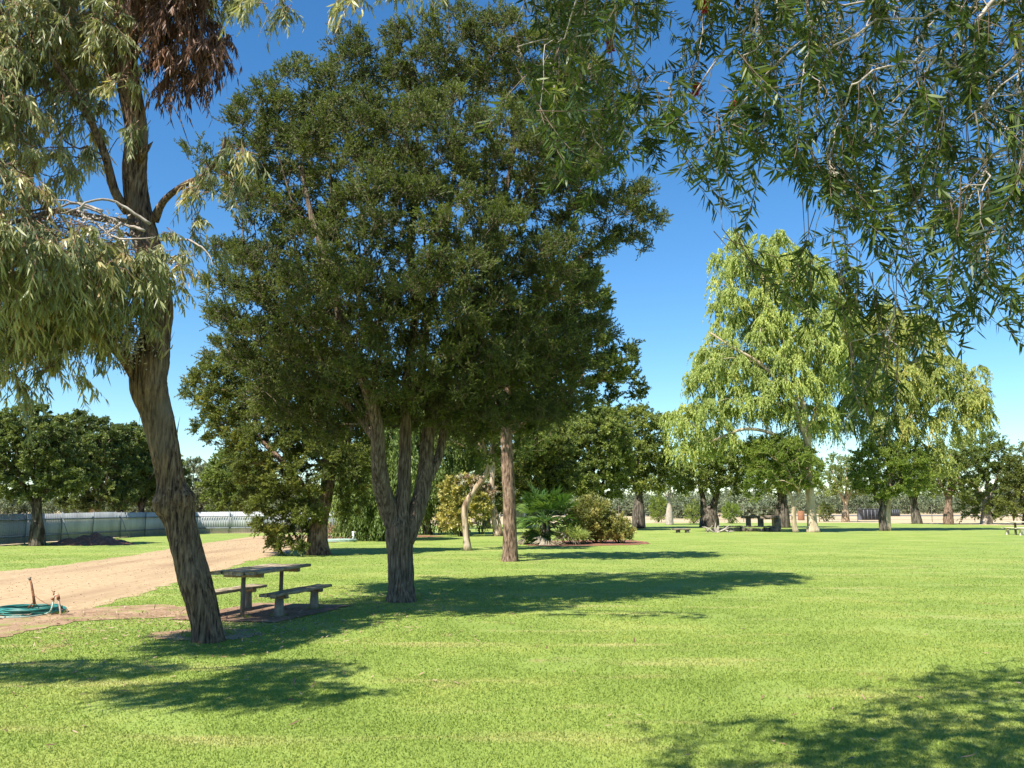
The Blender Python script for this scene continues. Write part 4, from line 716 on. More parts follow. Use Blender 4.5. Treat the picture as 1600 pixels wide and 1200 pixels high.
# left row along the white fence
def kur(label, bx, by, w, ny, nw, blobs, leaf='l_kur', bark='bark_dark', group=RG, D=None, sc=1., sp=None, forks=((-14, -24), (13, -26), (2, -32)), skew=0, seed=0, name='bottle_tree', dens=1.):
    D = D or Dof(by); L = bottle(bx, by, w, ny, nw, skew, forks)
    return tree(name, label, D, L, blobs, 'kurra', leaf, bark, spacing=(sp or max(.6, D*.0108)), scale=sc*max(1., D/48), dens=dens, group=group, seed=seed, sides=16, amp=.05, k=7, root=.12, step=.2, minz=1.9)
kur('dark bottle tree left of the dirt heap, first along the white fence', 58, 853, 24, 795, 15, [(20, 700, 50, 45, 0, 2.), (70, 700, 55, 50, 0, 2.), (50, 665, 50, 28, 0, 1.6), (0, 745, 45, 35, 0, 1.6), (95, 745, 45, 35, 0, 1.6), (40, 755, 35, 28, -.5, 1.2), (-30, 690, 40, 50, 0, 1.6)], group=LG, leaf='l_kur_shaded', forks=((-22, -34), (14, -30), (-2, -44)), seed=41)
kur('bottle tree with a mottled sunlit trunk directly behind the dirt heap', 148, 839, 22, 800, 18, [(120, 690, 38, 42, 0, 2.), (150, 700, 35, 45, 0, 2.), (105, 740, 35, 35, 0, 1.6), (160, 750, 35, 35, 0, 1.6), (135, 785, 30, 16, 0, 1.2), (185, 785, 22, 20, 0, 1.), (110, 780, 20, 16, 0, .8)], group=LG, leaf='l_kur_shaded', seed=42, bark='bark_tan')
kur('bottle tree third along the white fence, under a lighter green crown', 187, 837, 14, 800, 11, [(180, 710, 28, 38, 0, 1.8), (195, 690, 25, 22, 0, 1.5), (200, 740, 24, 30, 0, 1.5), (190, 770, 22, 16, 0, 1.2)], group=LG, leaf='l_kur_shaded', seed=43)
kur('bottle tree fourth along the white fence, with the narrowest dark trunk', 221, 835, 15, 795, 9, [(215, 700, 28, 32, 0, 1.8), (225, 740, 28, 35, 0, 1.8), (210, 770, 22, 20, 0, 1.3)], group=LG, leaf='l_kur_shaded', seed=44)
kur('bottle tree half hidden behind the leaning gum trunk', 254, 834, 13, 795, 9, [(245, 720, 26, 40, 0, 1.8), (262, 745, 24, 35, 0, 1.6), (240, 760, 20, 25, 0, 1.2)], group=LG, leaf='l_kur_shaded', seed=45)
kur('bottle tree with light green crown at the far fence corner, right of the leaning gum', 376, 829, 12, 800, 8, [(365, 740, 34, 38, 0, 2.4), (345, 755, 24, 30, 0, 2.), (395, 745, 34, 36, 0, 2.2), (380, 775, 40, 22, 0, 2.), (350, 790, 20, 16, 0, 1.2)], leaf='l_kur2', bark='bark_red', group=LG, seed=46, sc=1.1)
kur('pale grey-green tree beyond the white fence, right of the leaning gum', 314, 821, 8, 800, 6, [(305, 750, 22, 30, 0, 2.6), (325, 765, 20, 28, 0, 2.2), (312, 785, 24, 16, 0, 2.)], leaf='l_scrub', group=None, seed=47, name='grey_tree')
# trees behind the garden bed
kur('broad green tree behind the fan palm, left of the tree with orange-brown patches', 845, 834, 14, 800, 10, [(850, 700, 40, 45, 0, 3.), (830, 745, 30, 30, 0, 2.4), (870, 745, 32, 28, 0, 2.4), (850, 775, 36, 14, 0, 1.6)], group=None, seed=48, leaf='l_dense', name='broad_tree')
kur('deep green tree standing behind the oleanders', 925, 829, 14, 795, 10, [(900, 690, 45, 45, 0, 3.), (940, 680, 40, 45, 0, 3.), (915, 740, 45, 32, 0, 3.), (960, 715, 30, 40, 0, 2.4), (880, 740, 30, 30, 0, 2.2), (950, 765, 25, 14, 0, 1.5)], group=None, seed=49, name='broad_tree')
kur('broad tree far behind the slim tan trunk and the yellow shrub', 760, 826, 14, 795, 10, [(750, 740, 40, 40, 0, 3.), (790, 745, 34, 38, 0, 2.6), (770, 785, 44, 18, 0, 2.2), (720, 760, 30, 30, 0, 2.2)], group=None, seed=50, leaf='l_dense', name='broad_tree')
# right side row
kur('tall bottle tree with a round dark trunk just right of the oleanders', 998, 825.5, 21, 768, 11, [(1000, 670, 40, 34, 0, 2.6), (1005, 710, 42, 32, 0, 2.6), (980, 735, 30, 25, 0, 2.), (1025, 740, 30, 28, 0, 2.), (1005, 755, 40, 14, 0, 2.), (965, 680, 20, 36, 0, 1.4)], seed=51, leaf='l_kur', forks=((-12, -26), (12, -28), (0, -40)))
kur('small bottle tree with a pale foot, between the tall one and the double-stemmed one', 1046, 820, 12, 782, 6, [(1045, 735, 24, 28, 0, 2.), (1060, 755, 20, 20, 0, 1.6), (1035, 765, 16, 10, 0, 1.2)], seed=52, bark='bark_grey')
t, _ = tree('bottle_tree', 'squat double-stemmed bottle tree left of the stone barbecue', Dof(824),
     [[(1108, 825, 30, 0), (1108, 818, 30, 0), (1109, 808, 27, 0), (1110, 800, 22, 0), (1115, 790, 12, 0), (1119, 776, 9, 0), (1122, 760, 6, 0)], [(1101, 806, 14, 0), (1099, 790, 10, 0), (1098, 775, 8, 0), (1092, 760, 5, 0)]],
     [(1095, 735, 32, 28, 0, 2.2), (1130, 735, 34, 30, 0, 2.2), (1075, 755, 20, 16, 0, 1.4), (1110, 705, 40, 24, 0, 2.2), (1150, 755, 20, 18, 0, 1.4), (1115, 762, 28, 10, 0, 1.2), (1160, 720, 20, 28, 0, 1.6)], 'kurra', 'l_kur', 'bark_dark', spacing=.75, scale=1.45, group=RG, seed=53, sides=16, minz=1.2)
kur('fattest bottle tree, with a black bulging trunk behind the stone barbecue', 1222, 824.5, 24, 772, 13, [(1200, 715, 34, 34, 0, 2.2), (1235, 720, 34, 34, 0, 2.2), (1215, 755, 36, 14, 0, 1.8), (1250, 745, 22, 18, 0, 1.4)], seed=54, forks=((-10, -18), (12, -20)))
kur('bottle tree with a pale sunlit trunk and a round crown left of the dark box', 1321, 815.5, 12, 785, 7, [(1320, 745, 30, 26, 0, 3.), (1300, 758, 22, 18, 0, 2.4), (1342, 756, 24, 20, 0, 2.4), (1320, 722, 22, 12, 0, 2.)], seed=55, bark='bark_tan', leaf='l_kur')
kur('bottle tree with a leaning dark trunk right of the dark box', 1433, 818.5, 15, 782, 11, [(1425, 750, 30, 24, 0, 2.4), (1450, 755, 26, 20, 0, 2.2), (1430, 725, 28, 20, 0, 2.)], seed=56, skew=-6, leaf='l_fine')
kur('bottle tree with a rust-edged trunk, second from the right side', 1482, 819.5, 15, 778, 10, [(1480, 735, 32, 26, 0, 2.4), (1500, 755, 28, 18, 0, 2.), (1465, 760, 24, 14, 0, 1.8), (1490, 705, 30, 20, 0, 2.)], seed=57, bark='bark_red', leaf='l_kur')
kur('wide yellow-green tree with low dark skirt of leaves near the right edge', 1541, 819, 17, 785, 12, [(1535, 710, 42, 32, 0, 2.8), (1510, 740, 30, 26, 0, 2.4), (1560, 735, 34, 30, 0, 2.6), (1520, 790, 22, 20, .4, 1.6), (1560, 790, 22, 22, .4, 1.6), (1540, 765, 40, 20, .2, 2.)], seed=58, leaf='l_kur2', bark='bark_grey')
kur('tree cut by the right edge of the view, behind the pale picnic table', 1606, 820, 16, 785, 11, [(1600, 745, 30, 34, 0, 2.6), (1585, 785, 22, 26, 0, 2.), (1625, 760, 34, 40, 0, 2.4), (1605, 715, 22, 16, 0, 1.6)], seed=59, leaf='l_dense')
# gums
def gum(name, label, D, limbs, blobs, leaf, seed, sp=1.15, **k):
    return tree(name, label, D, limbs, blobs, 'gum', leaf, 'bark_white', spacing=sp, sub=11, subr=.68, scale=.95, dens=1.0, seed=seed, sides=16, amp=.025, root=.15, k=5, rt=.016, minz=6., alpha=.3, up=.25, shell=.35, keep=.5, **k)
gum('weeping_gum', 'tallest pale weeping gum with a smooth cream trunk across the lawn', 62,
    [[(1271, 831, 20, 0), (1269, 815, 15, 0), (1266, 780, 13, 0), (1264, 740, 12, 0), (1262, 690, 11, 0), (1256, 640, 9, 0), (1240, 590, 8, 0), (1215, 540, 6, 0), (1200, 480, 5, 0), (1190, 420, 3, 0)], [(1264, 700, 9, 0), (1250, 660, 7, -.5), (1235, 620, 6, -1), (1190, 570, 5, -1.2), (1140, 540, 4, -1.2), (1110, 520, 3, -1)],
     [(1262, 680, 8, 0), (1275, 640, 7, .5), (1285, 590, 6, .5), (1270, 500, 5, .3), (1250, 430, 3, 0)], [(1264, 735, 7, 0), (1230, 690, 6, -.6), (1170, 670, 5, -1.2), (1110, 690, 4, -1.2)]],
    [(1150, 405, 33, 42, 0, 1.8), (1222, 410, 45, 48, 0, 2.2), (1272, 440, 34, 40, .3, 1.8), (1145, 470, 32, 40, 0, 1.8), (1195, 490, 42, 50, .2, 2.2), (1255, 510, 45, 50, 0, 2.2), (1160, 550, 50, 42, -.2, 2.2), (1110, 580, 36, 38, -.3, 1.8), (1220, 580, 48, 45, -.6, 2.2), (1285, 570, 38, 50, .2, 2.), (1170, 625, 45, 30, -.4, 1.8), (1115, 640, 44, 32, -.4, 1.8), (1075, 655, 30, 26, -.3, 1.4), (1280, 640, 26, 40, .3, 1.4), (1230, 640, 32, 26, .6, 1.4), (1070, 690, 26, 22, -.3, 1.2), (1120, 690, 30, 18, -.4, 1.2), (1300, 480, 26, 36, .5, 1.4)], 'l_gum', 61)
gum('weeping_gum', 'broad weeping gum with orange-tinged strands, right of the tallest gum', 66,
    [[(1385, 824, 13, 0), (1386, 800, 11, 0), (1390, 760, 10, 0), (1400, 715, 9, 0), (1412, 685, 8, 0), (1425, 640, 7, 0), (1430, 590, 5, 0), (1425, 530, 4, 0)], [(1400, 715, 7, 0), (1370, 670, 6, 0), (1345, 620, 5, 0), (1330, 560, 4, 0)], [(1415, 680, 6, 0), (1450, 640, 5, 0), (1490, 600, 4, 0), (1525, 590, 3, 0)]],
    [(1335, 520, 34, 42, 0, 2.), (1385, 520, 40, 45, 0, 2.2), (1345, 600, 36, 40, 0, 2.), (1400, 600, 44, 42, 0, 2.2), (1450, 590, 42, 42, 0, 2.), (1505, 605, 38, 36, 0, 1.8), (1530, 640, 20, 26, 0, 1.2), (1430, 655, 44, 26, 0, 1.8), (1370, 660, 36, 26, 0, 1.6), (1480, 655, 26, 24, 0, 1.4), (1440, 530, 36, 36, .3, 1.8), (1460, 710, 16, 26, .4, 1.), (1330, 655, 20, 26, 0, 1.1)], 'l_gum2', 62)
tree('young_tree', 'small fine-leaved light green tree with a pale forked trunk in front of the tallest gum', Dof(832),
     [[(1244, 833, 10, 0), (1241, 820, 7.5, 0), (1240, 800, 7, 0), (1240, 785, 7, 0), (1233, 770, 4, 0), (1222, 755, 3, 0), (1200, 730, 2, 0)], [(1240, 788, 5, 0), (1250, 768, 4, 0), (1262, 740, 3, 0)]],
     [(1190, 710, 30, 26, 0, 1.8), (1230, 715, 36, 30, 0, 1.9), (1262, 735, 26, 26, 0, 1.5), (1185, 745, 22, 24, -.2, 1.3), (1240, 750, 30, 14, -.2, 1.3), (1180, 775, 12, 12, 0, .8), (1215, 695, 26, 18, 0, 1.2)], 'dense', 'l_fine', 'bark_white', spacing=.6, scale=1.5, dens=1.1, seed=63, group='fine-leaved young trees', minz=2)
tree('young_tree', 'small fine-leaved tree with a dark trunk, below the broad weeping gum', Dof(829.5),
     [[(1381, 831, 14, 0), (1379, 818, 11, 0), (1378, 800, 10, 0), (1382, 785, 9, 0), (1392, 765, 6, 0), (1400, 740, 4, 0)], [(1379, 792, 6, 0), (1366, 770, 4, 0), (1358, 745, 3, 0)]],
     [(1370, 720, 36, 28, 0, 1.9), (1410, 720, 36, 30, 0, 1.9), (1350, 750, 24, 24, 0, 1.4), (1395, 755, 34, 20, 0, 1.6), (1435, 745, 24, 22, 0, 1.3), (1375, 770, 22, 14, 0, 1.2)], 'dense', 'l_fine', 'bark_dark', spacing=.6, scale=1.5, dens=1.1, seed=64, group='fine-leaved young trees', minz=2)
for i, (lab, bx, by, rx, ry, lf_) in enumerate((('round dark green shrub left of the double-stemmed bottle tree', 1084, 818, 13, 15, 'l_kur'), ('round light green shrub between the double-stemmed bottle tree and the stone barbecue', 1142, 818, 13, 14, 'l_fine'), ('low shrub right of the tallest gum trunk', 1290, 815, 12, 12, 'l_kur'), ('yellowish bush beyond the lawn left of the small bottle tree', 1028, 816, 12, 20, 'l_fine'))):
    shrub('round_shrub', lab, bx, by, [(bx, by-ry-3, rx, ry, 0, rx*Dof(by)/F), (bx+rx*.4, by-ry*1.3, rx*.6, ry*.6, .3, .6)], 'bush', lf_, spacing=.42, scale=1.7, dens=1.6, stems=4, group='round shrubs along the far edge of the lawn')
# far woods and scrub
def far():
    for nm, lab, xs, D0, hh, leaf, n in (('far_scrub', 'grey-green scrub beyond the dry paddock', (-260, 420), 300, 8.5, 'l_scrub', 850), ('far_hedge', 'yellow-green thicket beyond the wire fence', (25, 43), 150, 3.4, 'l_scrub', 26)):
        cen = []
        for i in range(n):
            x = rng.uniform(*xs); y = D0*rng.uniform(.9, 1.3); h = hh*rng.uniform(.35, 1.)*(y/D0); r = h*.6
            q = rv(26)*rng.uniform(.5, 1, (26, 1))*[r*1.4, r, h*.5]; cen.append(q + [x, y, h*.5])
        cen = np.concatenate(cen); cen = cen[cen[:, 2] > .1]; lf = MB(); sprays(lf, None, cen, rv(len(cen)), 'scrub', D0/150., 1.); struct(lf.build(nm, M[leaf]), 'stuff')
far()

# ------------------------------------------------------------------ white corrugated fence
def cfence(name, label, a, b, h, n_posts, lit):
    a = np.array([*a, 0.]); b = np.array([*b, 0.]); d = nrm(b-a); L = np.linalg.norm(b-a); nn = np.array([d[1], -d[0], 0.])
    if nn.dot(-a) < 0: nn = -nn
    t = thing(name, label, 'fence', a, 'white corrugated fences')
    mb = MB(); m = int(L/.038); s = np.linspace(0, L, m); off = .016*np.cos(np.arange(m)*math.pi*.5*1.0)
    seam = (np.floor(s/2.4) % 2)*.006; th = .004
    top = h + .02*np.sin(s*.4) + .012*(np.floor(s/2.4) % 3)
    f = a + d*s[:, None] + nn*(off + seam)[:, None]
    V = np.concatenate([f + [0, 0, .03], f + top[:, None]*np.array([0, 0, 1.]), f - nn*th + top[:, None]*np.array([0, 0, 1.]), f - nn*th + [0, 0, .03]])
    i = np.arange(m-1)[:, None]; Q = np.concatenate([np.concatenate([i+j*m, i+1+j*m, i+1+((j+1) % 4)*m, i+((j+1) % 4)*m], 1) for j in range(4)])
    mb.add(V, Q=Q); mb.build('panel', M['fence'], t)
    for z in (.35, h-.28):
        r = MB(); r.box((a+b)/2 + nn*.055 + [0, 0, z], L, .04, .07, rz=math.atan2(d[1], d[0])); r.build('rail', M['rail'], t)
    for k in range(n_posts):
        p = a + d*(L*(k+.35)/n_posts) + nn*.10; q = MB(); tube(q, [p-[0, 0, .05], p+[0, 0, h+.06]], .03, 8)
        if k % 2 == 0: tube(q, [p+[0, 0, h*.85], p + nn*.45 + d*.1 - [0, 0, .02]], .018, 6)
        q.build('post', M['rail'], t)
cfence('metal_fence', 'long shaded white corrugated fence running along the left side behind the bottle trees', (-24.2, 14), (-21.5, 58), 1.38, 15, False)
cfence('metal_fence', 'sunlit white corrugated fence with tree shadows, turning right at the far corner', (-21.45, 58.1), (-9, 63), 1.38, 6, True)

# wire fence
def wire_fence():
    D = 110; a = np.array([12., D, 0]); t = thing('wire_fence', 'thin wire fence with slim posts between the lawn and the dry paddock', 'fence', a)
    xs = [(x-800)/F*D for x in (965, 1031, 1090, 1158, 1215, 1275, 1334, 1377, 1417, 1449, 1515, 1580, 1640, 1700)]
    for x in xs:
        q = MB(); tube(q, [(x, D, -.05), (x, D, 2.0)], .035, 6); q.build('post', M['steel'], t)
    q = MB()
    for z in (.3, .7, 1.1, 1.5, 1.9): tube(q, [(xs[0], D-.03, z), (xs[-1], D-.03, z)], .010, 4)
    q.build('wire', M['steel'], t)
wire_fence()
def dark_box(label, x0, x1, y0, y1, grp):
    D = Dof(y1); c = P((x0+x1)/2, y1, D); w = (x1-x0)*D/F; h = (y1-y0)*D/F; t = thing('metal_bin', label, 'skip bin', (c[0], D, 0), grp)
    b = MB(); b.cbox([c[0], D, h/2], w, 1.6, h, b=.08); b.build('body', M['shade'], t)
    r = MB(); r.cbox([c[0], D, h+.035], w+.12, 1.72, .07, b=.02); r.build('rim', M['rail'], t)
    for k in range(5):
        q = MB(); q.box([c[0]-w/2+w*(k+.5)/5, D-.83, h*.5], .07, .06, h*.9); q.build('rib', M['rail'], t)
dark_box('large dark metal bin on the dry ground beyond the bottle trees', 1344, 1373, 795.8, 812.5, 'dark bins beyond the lawn')
dark_box('smaller dark metal bin half hidden behind the leaning bottle tree', 1388, 1404, 796.5, 806.5, 'dark bins beyond the lawn')

# shed glimpsed behind the palm
def shed():
    D = 78; c = P(822, 820, D); t = thing('white_shed', 'small white shed glimpsed left of the fan palm', 'shed', (c[0], D, 0))
    b = MB(); b.box([c[0], D, 1.1], 3.2, 2.4, 2.2); b.build('wall', M['white'], t)
    r = MB(); p = [[-1.8, -1.4, 2.2], [1.8, -1.4, 2.2], [1.8, 1.4, 2.2], [-1.8, 1.4, 2.2], [-1.8, 0, 2.75], [1.8, 0, 2.75]]
    r.add(np.array(p)+[c[0], D, 0.003], Q=[[0, 1, 5, 4], [2, 3, 4, 5], [0, 3, 2, 1]], T=[[1, 2, 5], [3, 0, 4]]); r.build('roof', M['rail'], t)
    w = MB(); w.box([c[0]+.5, D-1.215, 1.3], .9, .03, .7); w.build('window', M['pane'], t)
    d = MB(); d.box([c[0]-.7, D-1.215, .98], .8, .04, 1.95); d.build('door', M['stone_l'], t)
shed()

# ------------------------------------------------------------------ near picnic set
ang = math.atan2(A_[1], A_[0])
def picnic():
    n1 = g2(378, 967); n2 = g2(438, 952); c = (n1+n2)/2; H = .70
    ax = nrm(np.append(n2-n1, 0)); rz = math.atan2(ax[1], ax[0]); bx = np.array([ax[1], -ax[0], 0])
    t = thing('picnic_table', 'weathered plank picnic table on two slim posts beside the leaning gum', 'table', (*c, 0)); C3 = np.array([*c, 0])
    b = MB()
    for k in range(4):
        b.cbox(C3 + bx*(k-1.5)*.178 + [0, 0, H-.022 + rng.normal()*.004] + ax*rng.normal()*.025, 1.95, .172, .045, rz, b=.008, jit=.003, n=8)
    b.build('tabletop', M['wood'], t)
    for nn in (n1, n2):
        q = MB(); p = np.array([*nn, 0]); q.cbox(p + [0, 0, H-.075], .6, .09, .055, rz+math.pi/2, b=.008, jit=.002, n=3); qc = q
        q = MB(); tube(q, [p-[0, 0, .05], p+[0, 0, H-.1]], .033, 12); lg = q.build('leg', M['steel'], t); qc.build('crossbeam', M['wood'], lg)
        q = MB(); q.cbox(p + [0, 0, .028], .14, .14, .02, rz); q.build('foot_plate', M['steel'], lg)
    def bench(label, m1, m2, w=.27, H=.37):
        c = (m1+m2)/2; C3 = np.array([*c, 0]); ax = nrm(np.append(m2-m1, 0)); rz = math.atan2(ax[1], ax[0])
        bx = np.array([ax[1], -ax[0], 0])
        t = thing('picnic_bench', label, 'bench', C3, 'benches of the near picnic table')
        b = MB()
        for k in (-.5, .5): b.cbox(C3 + bx*k*w*.52 + [0, 0, H-.022], 1.85, w*.5, .045, rz, b=.008, jit=.003, n=8)
        b.build('seat', M['wood'], t)
        for m in (m1, m2):
            p = np.array([*m, 0]); q = MB(); q.cbox(p+[0, 0, H-.07], .1, w*.95, .05, rz, b=.01, jit=.002); q.build('bracket', M['wood'], t)
            q = MB(); V = []
            r = MB(); qh = H-.095
            q2 = MB(); q2.add(np.concatenate([(np.array([[-1, -1], [1, -1], [1, 1], [-1, 1]])*s)@np.array([[ax[0], ax[1]], [bx[0], bx[1]]]) for s in (.058, .046)]) @ np.array([[1, 0, 0], [0, 1, 0]]) + p + np.repeat([[0, 0, -.04], [0, 0, qh]], 4, 0),
                              Q=[[0, 1, 5, 4], [1, 2, 6, 5], [2, 3, 7, 6], [3, 0, 4, 7], [4, 5, 6, 7], [3, 2, 1, 0]]); q2.build('leg', M['conc'], t)
    bench('plank bench on concrete legs on the right, camera side of the near picnic table', g2(435.5, 965), g2(490.5, 952))
    m2 = g2(386, 952); bench('plank bench on the far side of the near picnic table, half hidden by leaning trunk', m2 - (g2(490.5, 952)-g2(435.5, 965)), m2)
picnic()

# hose and standpipes
def hose():
    c = np.array([*g2(46, 959), 0]); t = thing('hose_coil', 'coiled green garden hose lying on bare soil by the driveway', 'hose', c)
    q = MB(); th = np.linspace(0, 2*math.pi*11, 520); R = .40 + .055*np.sin(th*.37+1) + .02*np.sin(th*1.7); z = .02 + .075*(th/th[-1]) + .012*np.sin(th*2.3)
    tube(q, np.stack([c[0]+R*np.cos(th)*1.08+.03*np.sin(th*.21), c[1]+R*np.sin(th)*.95, z+.01], 1), .011, 7); q.build('hose', M['hose'], t)
    q = MB(); pts = [P(-40, 968, 13.4), g3(0, 967, .02), g3(40, 966, .02), g3(72, 962, .03), P(80, 952, 13.7), P(83, 940, 13.75), P(84, 934, 13.75)]
    a, r = catmull(pts, [.011]*7, .03); tube(q, a, r, 7); q.build('hose_end', M['hose2'], t)
def g3(x, y, z): g = G(x, y); return np.array([g[0], g[1], z])
hose()
def standpipe():
    D = 13.9; b = P(53, 953, D); b[2] = 0
    t = thing('sprinkler_stand', 'rusty sprinkler standing upright behind the hose coil', 'sprinkler', b)
    q = MB(); tube(q, [P(54, 944, D), P(52, 930, D), P(49, 912, D), P(47, 905, D)], [.022, .02, .017, .014], 8); rs = q.build('riser', M['rust'], t)
    q = MB(); tube(q, [P(46.6, 906, D), P(46.2, 903.5, D)], [.022, .02], 8); tube(q, [P(44, 904, D), P(48.6, 902, D)], .010, 6); q.build('sprinkler_head', M['steel'], rs)
    for e in ((40, 954), (46, 952), (60, 950)):
        q = MB(); g = g3(*e, .01); tube(q, [P(53, 940, D) if e[0] != 46 else P(54, 944, D), g], .007, 5); q.build('leg', M['rust'], t)
    q = MB(); tube(q, [P(53.5, 930, D), P(62, 937, D-.02), P(72, 943, D-.05), P(81, 946.5, D-.15)], .006, 5); q.build('wire', M['rust'], t)
    D = 13.7; b = P(90, 960, D); b[2] = 0
    t = thing('garden_tap', 'bent galvanised pipe with a rusty tap at the right of the hose coil', 'tap', b)
    q = MB(); a, r = catmull([P(95, 961, D), P(93, 945, D), P(91, 934, D), P(89, 930, D), P(86, 930.5, D), P(84, 934, D), P(83.5, 940, D)], [.014]*7, .02); tube(q, a, r, 8); pp = q.build('pipe', M['pvc'], t)
    q = MB(); tube(q, [P(91.5, 937, D), P(90, 929, D)], [.026, .024], 8); tube(q, [P(82, 936, D-.02), P(81, 935, D-.05)], [.02, .02], 8); tube(q, [P(84, 930, D), P(84, 924, D)], [.012, .008], 6); tube(q, [P(82, 924.5, D), P(86, 924, D)], .009, 6); q.build('valve', M['rust'], pp)
standpipe()
def small_tap():
    D = Dof(846); b = P(552, 846, D); b[2] = 0; t = thing('garden_tap', 'white tap post by the flower bed with a pale hose at its foot', 'tap', b)
    q = MB(); tube(q, [b, P(552, 831, D)], [.07, .06], 8); pp = q.build('pipe', M['white'], t)
    q = MB(); tube(q, [P(550, 832, D), P(556, 832, D)], .05, 6); q.build('valve', M['white'], pp)
small_tap()
th = np.linspace(0, 2*math.pi*4, 90); c = np.array([*g2(532, 847), 0]); q = MB(); tube(q, np.stack([c[0]+.7*np.cos(th)*(1+.1*np.sin(th*.4)), c[1]+.6*np.sin(th), .04+.004*th], 1), .03, 5)
tag(q.build('hose_coil', M['hose2']), 'pale green hose coil on the grass beside the flower bed', 'hose')

# dirt heap
def heap():
    c = np.array([*g2(118, 853), 0.]); n = 40; t = MB(); V = []
    for i in range(n):
        for j in range(n):
            x = (i/(n-1)-.5)*2; y = (j/(n-1)-.5)*2; r = math.hypot(x, y); z = max(0, 1-r*r)**1.2*(.42 + .10*math.sin(x*7+1)*math.cos(y*5) + .06*math.sin(x*17+y*9)) - .02 + rng.normal()*.012
            V.append([x*1.7*1.15, y*1.3, z if r < 1 else -.05])
    Q = [[i*n+j, (i+1)*n+j, (i+1)*n+j+1, i*n+j+1] for i in range(n-1) for j in range(n-1)]
    t.add(np.array(V)+c+[0, 1.5, 0], Q=Q); tag(t.build('dirt_heap', M['mulch'], None, True), 'low heap of dark soil and leaf litter under the bottle trees', 'soil heap')
heap()

# far picnic group and stone barbecue
def slabtable(name, label, x0, x1, ytop, ybase, thick, mat, legs, cat='table', depth=.8, grp=None, D=None, over=.0):
    D = D or Dof(ybase); k = D/F; c = P((x0+x1)/2, ybase, D); t = thing(name, label, cat, (c[0], D, 0), grp); w = (x1-x0)*k; H = (ybase-ytop)*k
    q = MB(); q.cbox([c[0], D, H-thick/2], w, depth, thick, b=.02, jit=.01, n=6); q.build('tabletop' if cat == 'table' else 'seat' if cat == 'bench' else 'slab', M[mat], t)
    for lx, lw in legs:
        X = (lx-800)*k; q = MB(); q.cbox([X, D, (H-thick)/2-.02], lw*k, depth*.6, H-thick+.04, b=.02, jit=.01, n=2); q.build('leg', M[mat], t)
    return t
slabtable('stone_table', 'rough stone table behind the low stone wall across the lawn', 1161, 1191, 806.5, 823, .14, 'stone', ((1165, 6), (1184, 7)))
slabtable('stone_barbecue', 'dark stone barbecue in front of the fattest bottle tree', 1192, 1214, 806, 827, .22, 'stone', ((1208, 10),), cat='barbecue', depth=1.2)
slabtable('low_bench', 'low split-log bench on its own left of the stone wall', 1050, 1078, 826, 832.5, .10, 'stone', ((1056, 6), (1070, 6)), cat='bench', depth=.4)
def wall_():
    D = Dof(830.5); x0, x1 = (1108-800)/F*D, (1206-800)/F*D; t = thing('stone_wall', 'low rough stone wall in front of the stone table', 'wall', ((x0+x1)/2, D, 0))
    q = MB(); x = x0
    while x < x1:
        w = rng.uniform(.3, .6); h = rng.uniform(.20, .32); q.cbox([x+w/2, D+rng.normal()*.06, h/2-.02], w*.96, rng.uniform(.35, .5), h, rz=rng.normal()*.08, b=.05, jit=.02, n=2); x += w
    q.build('stones', M['stone'], t)
    q = MB(); q.cbox([(x0+x1)/2+.4, D, .36], (x1-x0)*.8, .42, .07, b=.015, jit=.012, n=12); q.build('cap', M['stone'], t)
wall_()
def stump():
    D = Dof(831.5); c = P(1114, 831, D); q = MB()
    for k in range(16):
        p = np.array([c[0], D-.3, .1]) + rng.normal(size=3)*[.45, .3, .06]; d = rv(1)[0]*[1, .6, .5] + [0, 0, .35]; tube(q, [p-d*.3, p+d*rng.uniform(.1, .3), p+d*rng.uniform(.35, .8)+rng.normal(size=3)*.08], [.07, .045, .012], 6)
    tag(q.build('log_pile', M['bark_grey']), 'small tangle of broken grey branches at the left end of the stone wall', 'log pile')
stump()
# pale picnic table at right edge
def pale_table():
    D = Dof(836); k = D/F; c = P(1594, 836, D); t = thing('picnic_table', 'pale sunlit picnic table cut by the right edge of the view', 'table', (c[0]+.3, D, 0))
    X = c[0]; H = 20.5*k
    q = MB(); q.cbox([X+.25, D, H-.03], 1.9, .7, .06, b=.012, jit=.004, n=6); q.build('tabletop', M['stone_l'], t)
    for dx in (-.16, 1.0):
        q = MB(); q.cbox([X+dx-.1, D, (H-.06)/2], .10, .10, H-.06, b=.01); q.build('leg', M['steel'], t)
    for s in (-1, 1):
        q = MB(); q.cbox([X+.30, D+s*.75, .43], 1.9, .28, .05, b=.012, jit=.004, n=6); q.build('seat', M['stone_l'], t)
        for dx in (-.35, .95):
            q = MB(); q.cbox([X+dx, D+s*.75, .2], .12, .2, .41, b=.01); q.build('seat_leg', M['stone_l'], t)
pale_table()
D_ = Dof(813); q = MB(); c = P(1252, 813, D_); tube(q, [(c[0], D_, -.02), (c[0], D_, .1), (c[0], D_, 1.25), (c[0], D_, 1.3)], [.42, .46, .46, .40], 18)
tag(q.build('rusty_drum', M['rust']), 'rusty brown drum standing behind the young forked tree', 'drum')

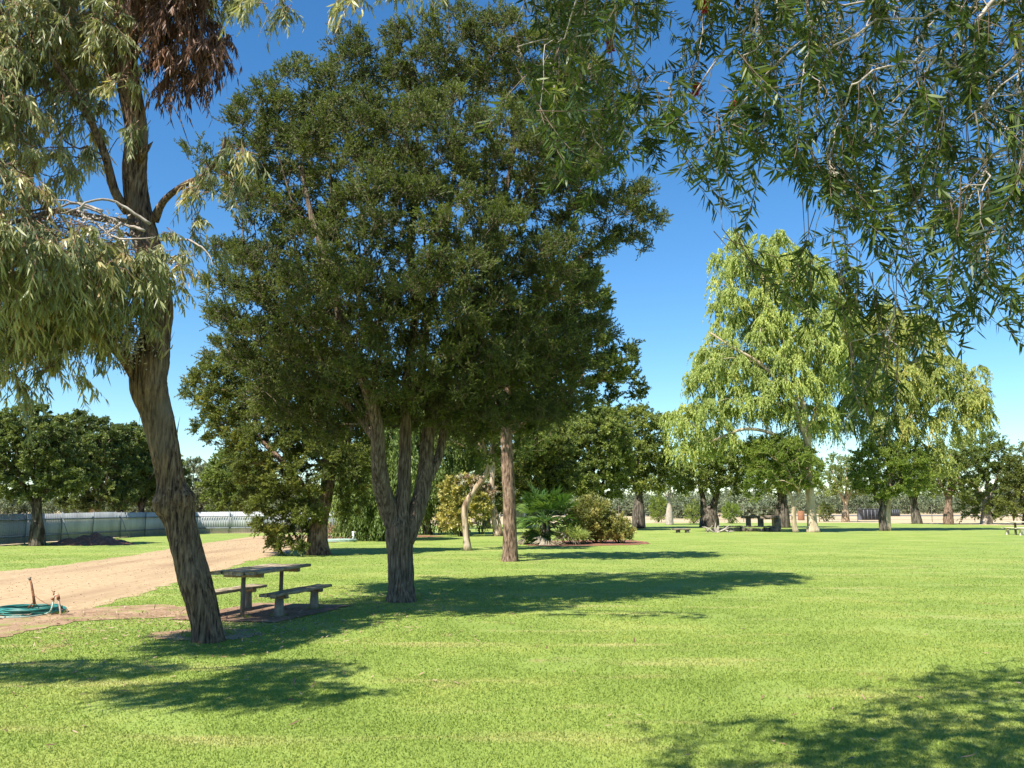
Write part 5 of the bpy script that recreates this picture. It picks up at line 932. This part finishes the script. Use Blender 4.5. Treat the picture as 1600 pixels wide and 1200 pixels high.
# ------------------------------------------------------------------ light, sky, camera
SH = np.array([.50, .56, -1.])      # direction the light travels
SUN = -nrm(SH); EL = math.asin(SUN[2]); AZ = math.atan2(SUN[0], SUN[1])
sc = bpy.context.scene
w = bpy.data.worlds.new('World'); sc.world = w; w.use_nodes = True; nt = w.node_tree; nt.nodes.clear()
sky = nt.nodes.new('ShaderNodeTexSky'); sky.sky_type = 'NISHITA'; sky.sun_disc = False; sky.sun_elevation = EL; sky.sun_rotation = AZ
sky.altitude = 100; sky.air_density = 1.0; sky.dust_density = 0.; sky.ozone_density = 3.
bg = nt.nodes.new('ShaderNodeBackground'); bg.inputs[1].default_value = .088; ou = nt.nodes.new('ShaderNodeOutputWorld')
hs = nt.nodes.new('ShaderNodeHueSaturation'); hs.inputs['Saturation'].default_value = 1.25; mt = nt.nodes.new('ShaderNodeMix'); mt.data_type = 'RGBA'; mt.blend_type = 'MULTIPLY'; mt.inputs[0].default_value = 1; mt.inputs[7].default_value = (.86, .97, 1.0, 1)
nt.links.new(sky.outputs[0], hs.inputs['Color']); nt.links.new(hs.outputs[0], mt.inputs[6]); nt.links.new(mt.outputs[2], bg.inputs[0]); nt.links.new(bg.outputs[0], ou.inputs[0])
ld = bpy.data.lights.new('sun', 'SUN'); ld.energy = 4.8; ld.angle = math.radians(.55); ld.color = (1., .95, .86); lo = bpy.data.objects.new('sun', ld); C.objects.link(lo)
import mathutils
lo.rotation_euler = mathutils.Vector(SH.tolist()).to_track_quat('-Z', 'Y').to_euler()
cam = bpy.data.cameras.new('camera'); cam.sensor_width = 36; cam.lens = F/1600*36; cam.clip_end = 5000; cam.clip_start = .05
co = bpy.data.objects.new('camera', cam); C.objects.link(co); co.location = (0, 0, EYE); co.rotation_euler = (math.pi/2 + PITCH, 0, 0); sc.camera = co
sc.view_settings.view_transform = 'Standard'; sc.view_settings.look = 'None'; sc.view_settings.exposure = 1.1; sc.view_settings.gamma = 1
sc.cycles.max_bounces = 6; sc.cycles.diffuse_bounces = 3; sc.cycles.transmission_bounces = 4; sc.cycles.transparent_max_bounces = 4
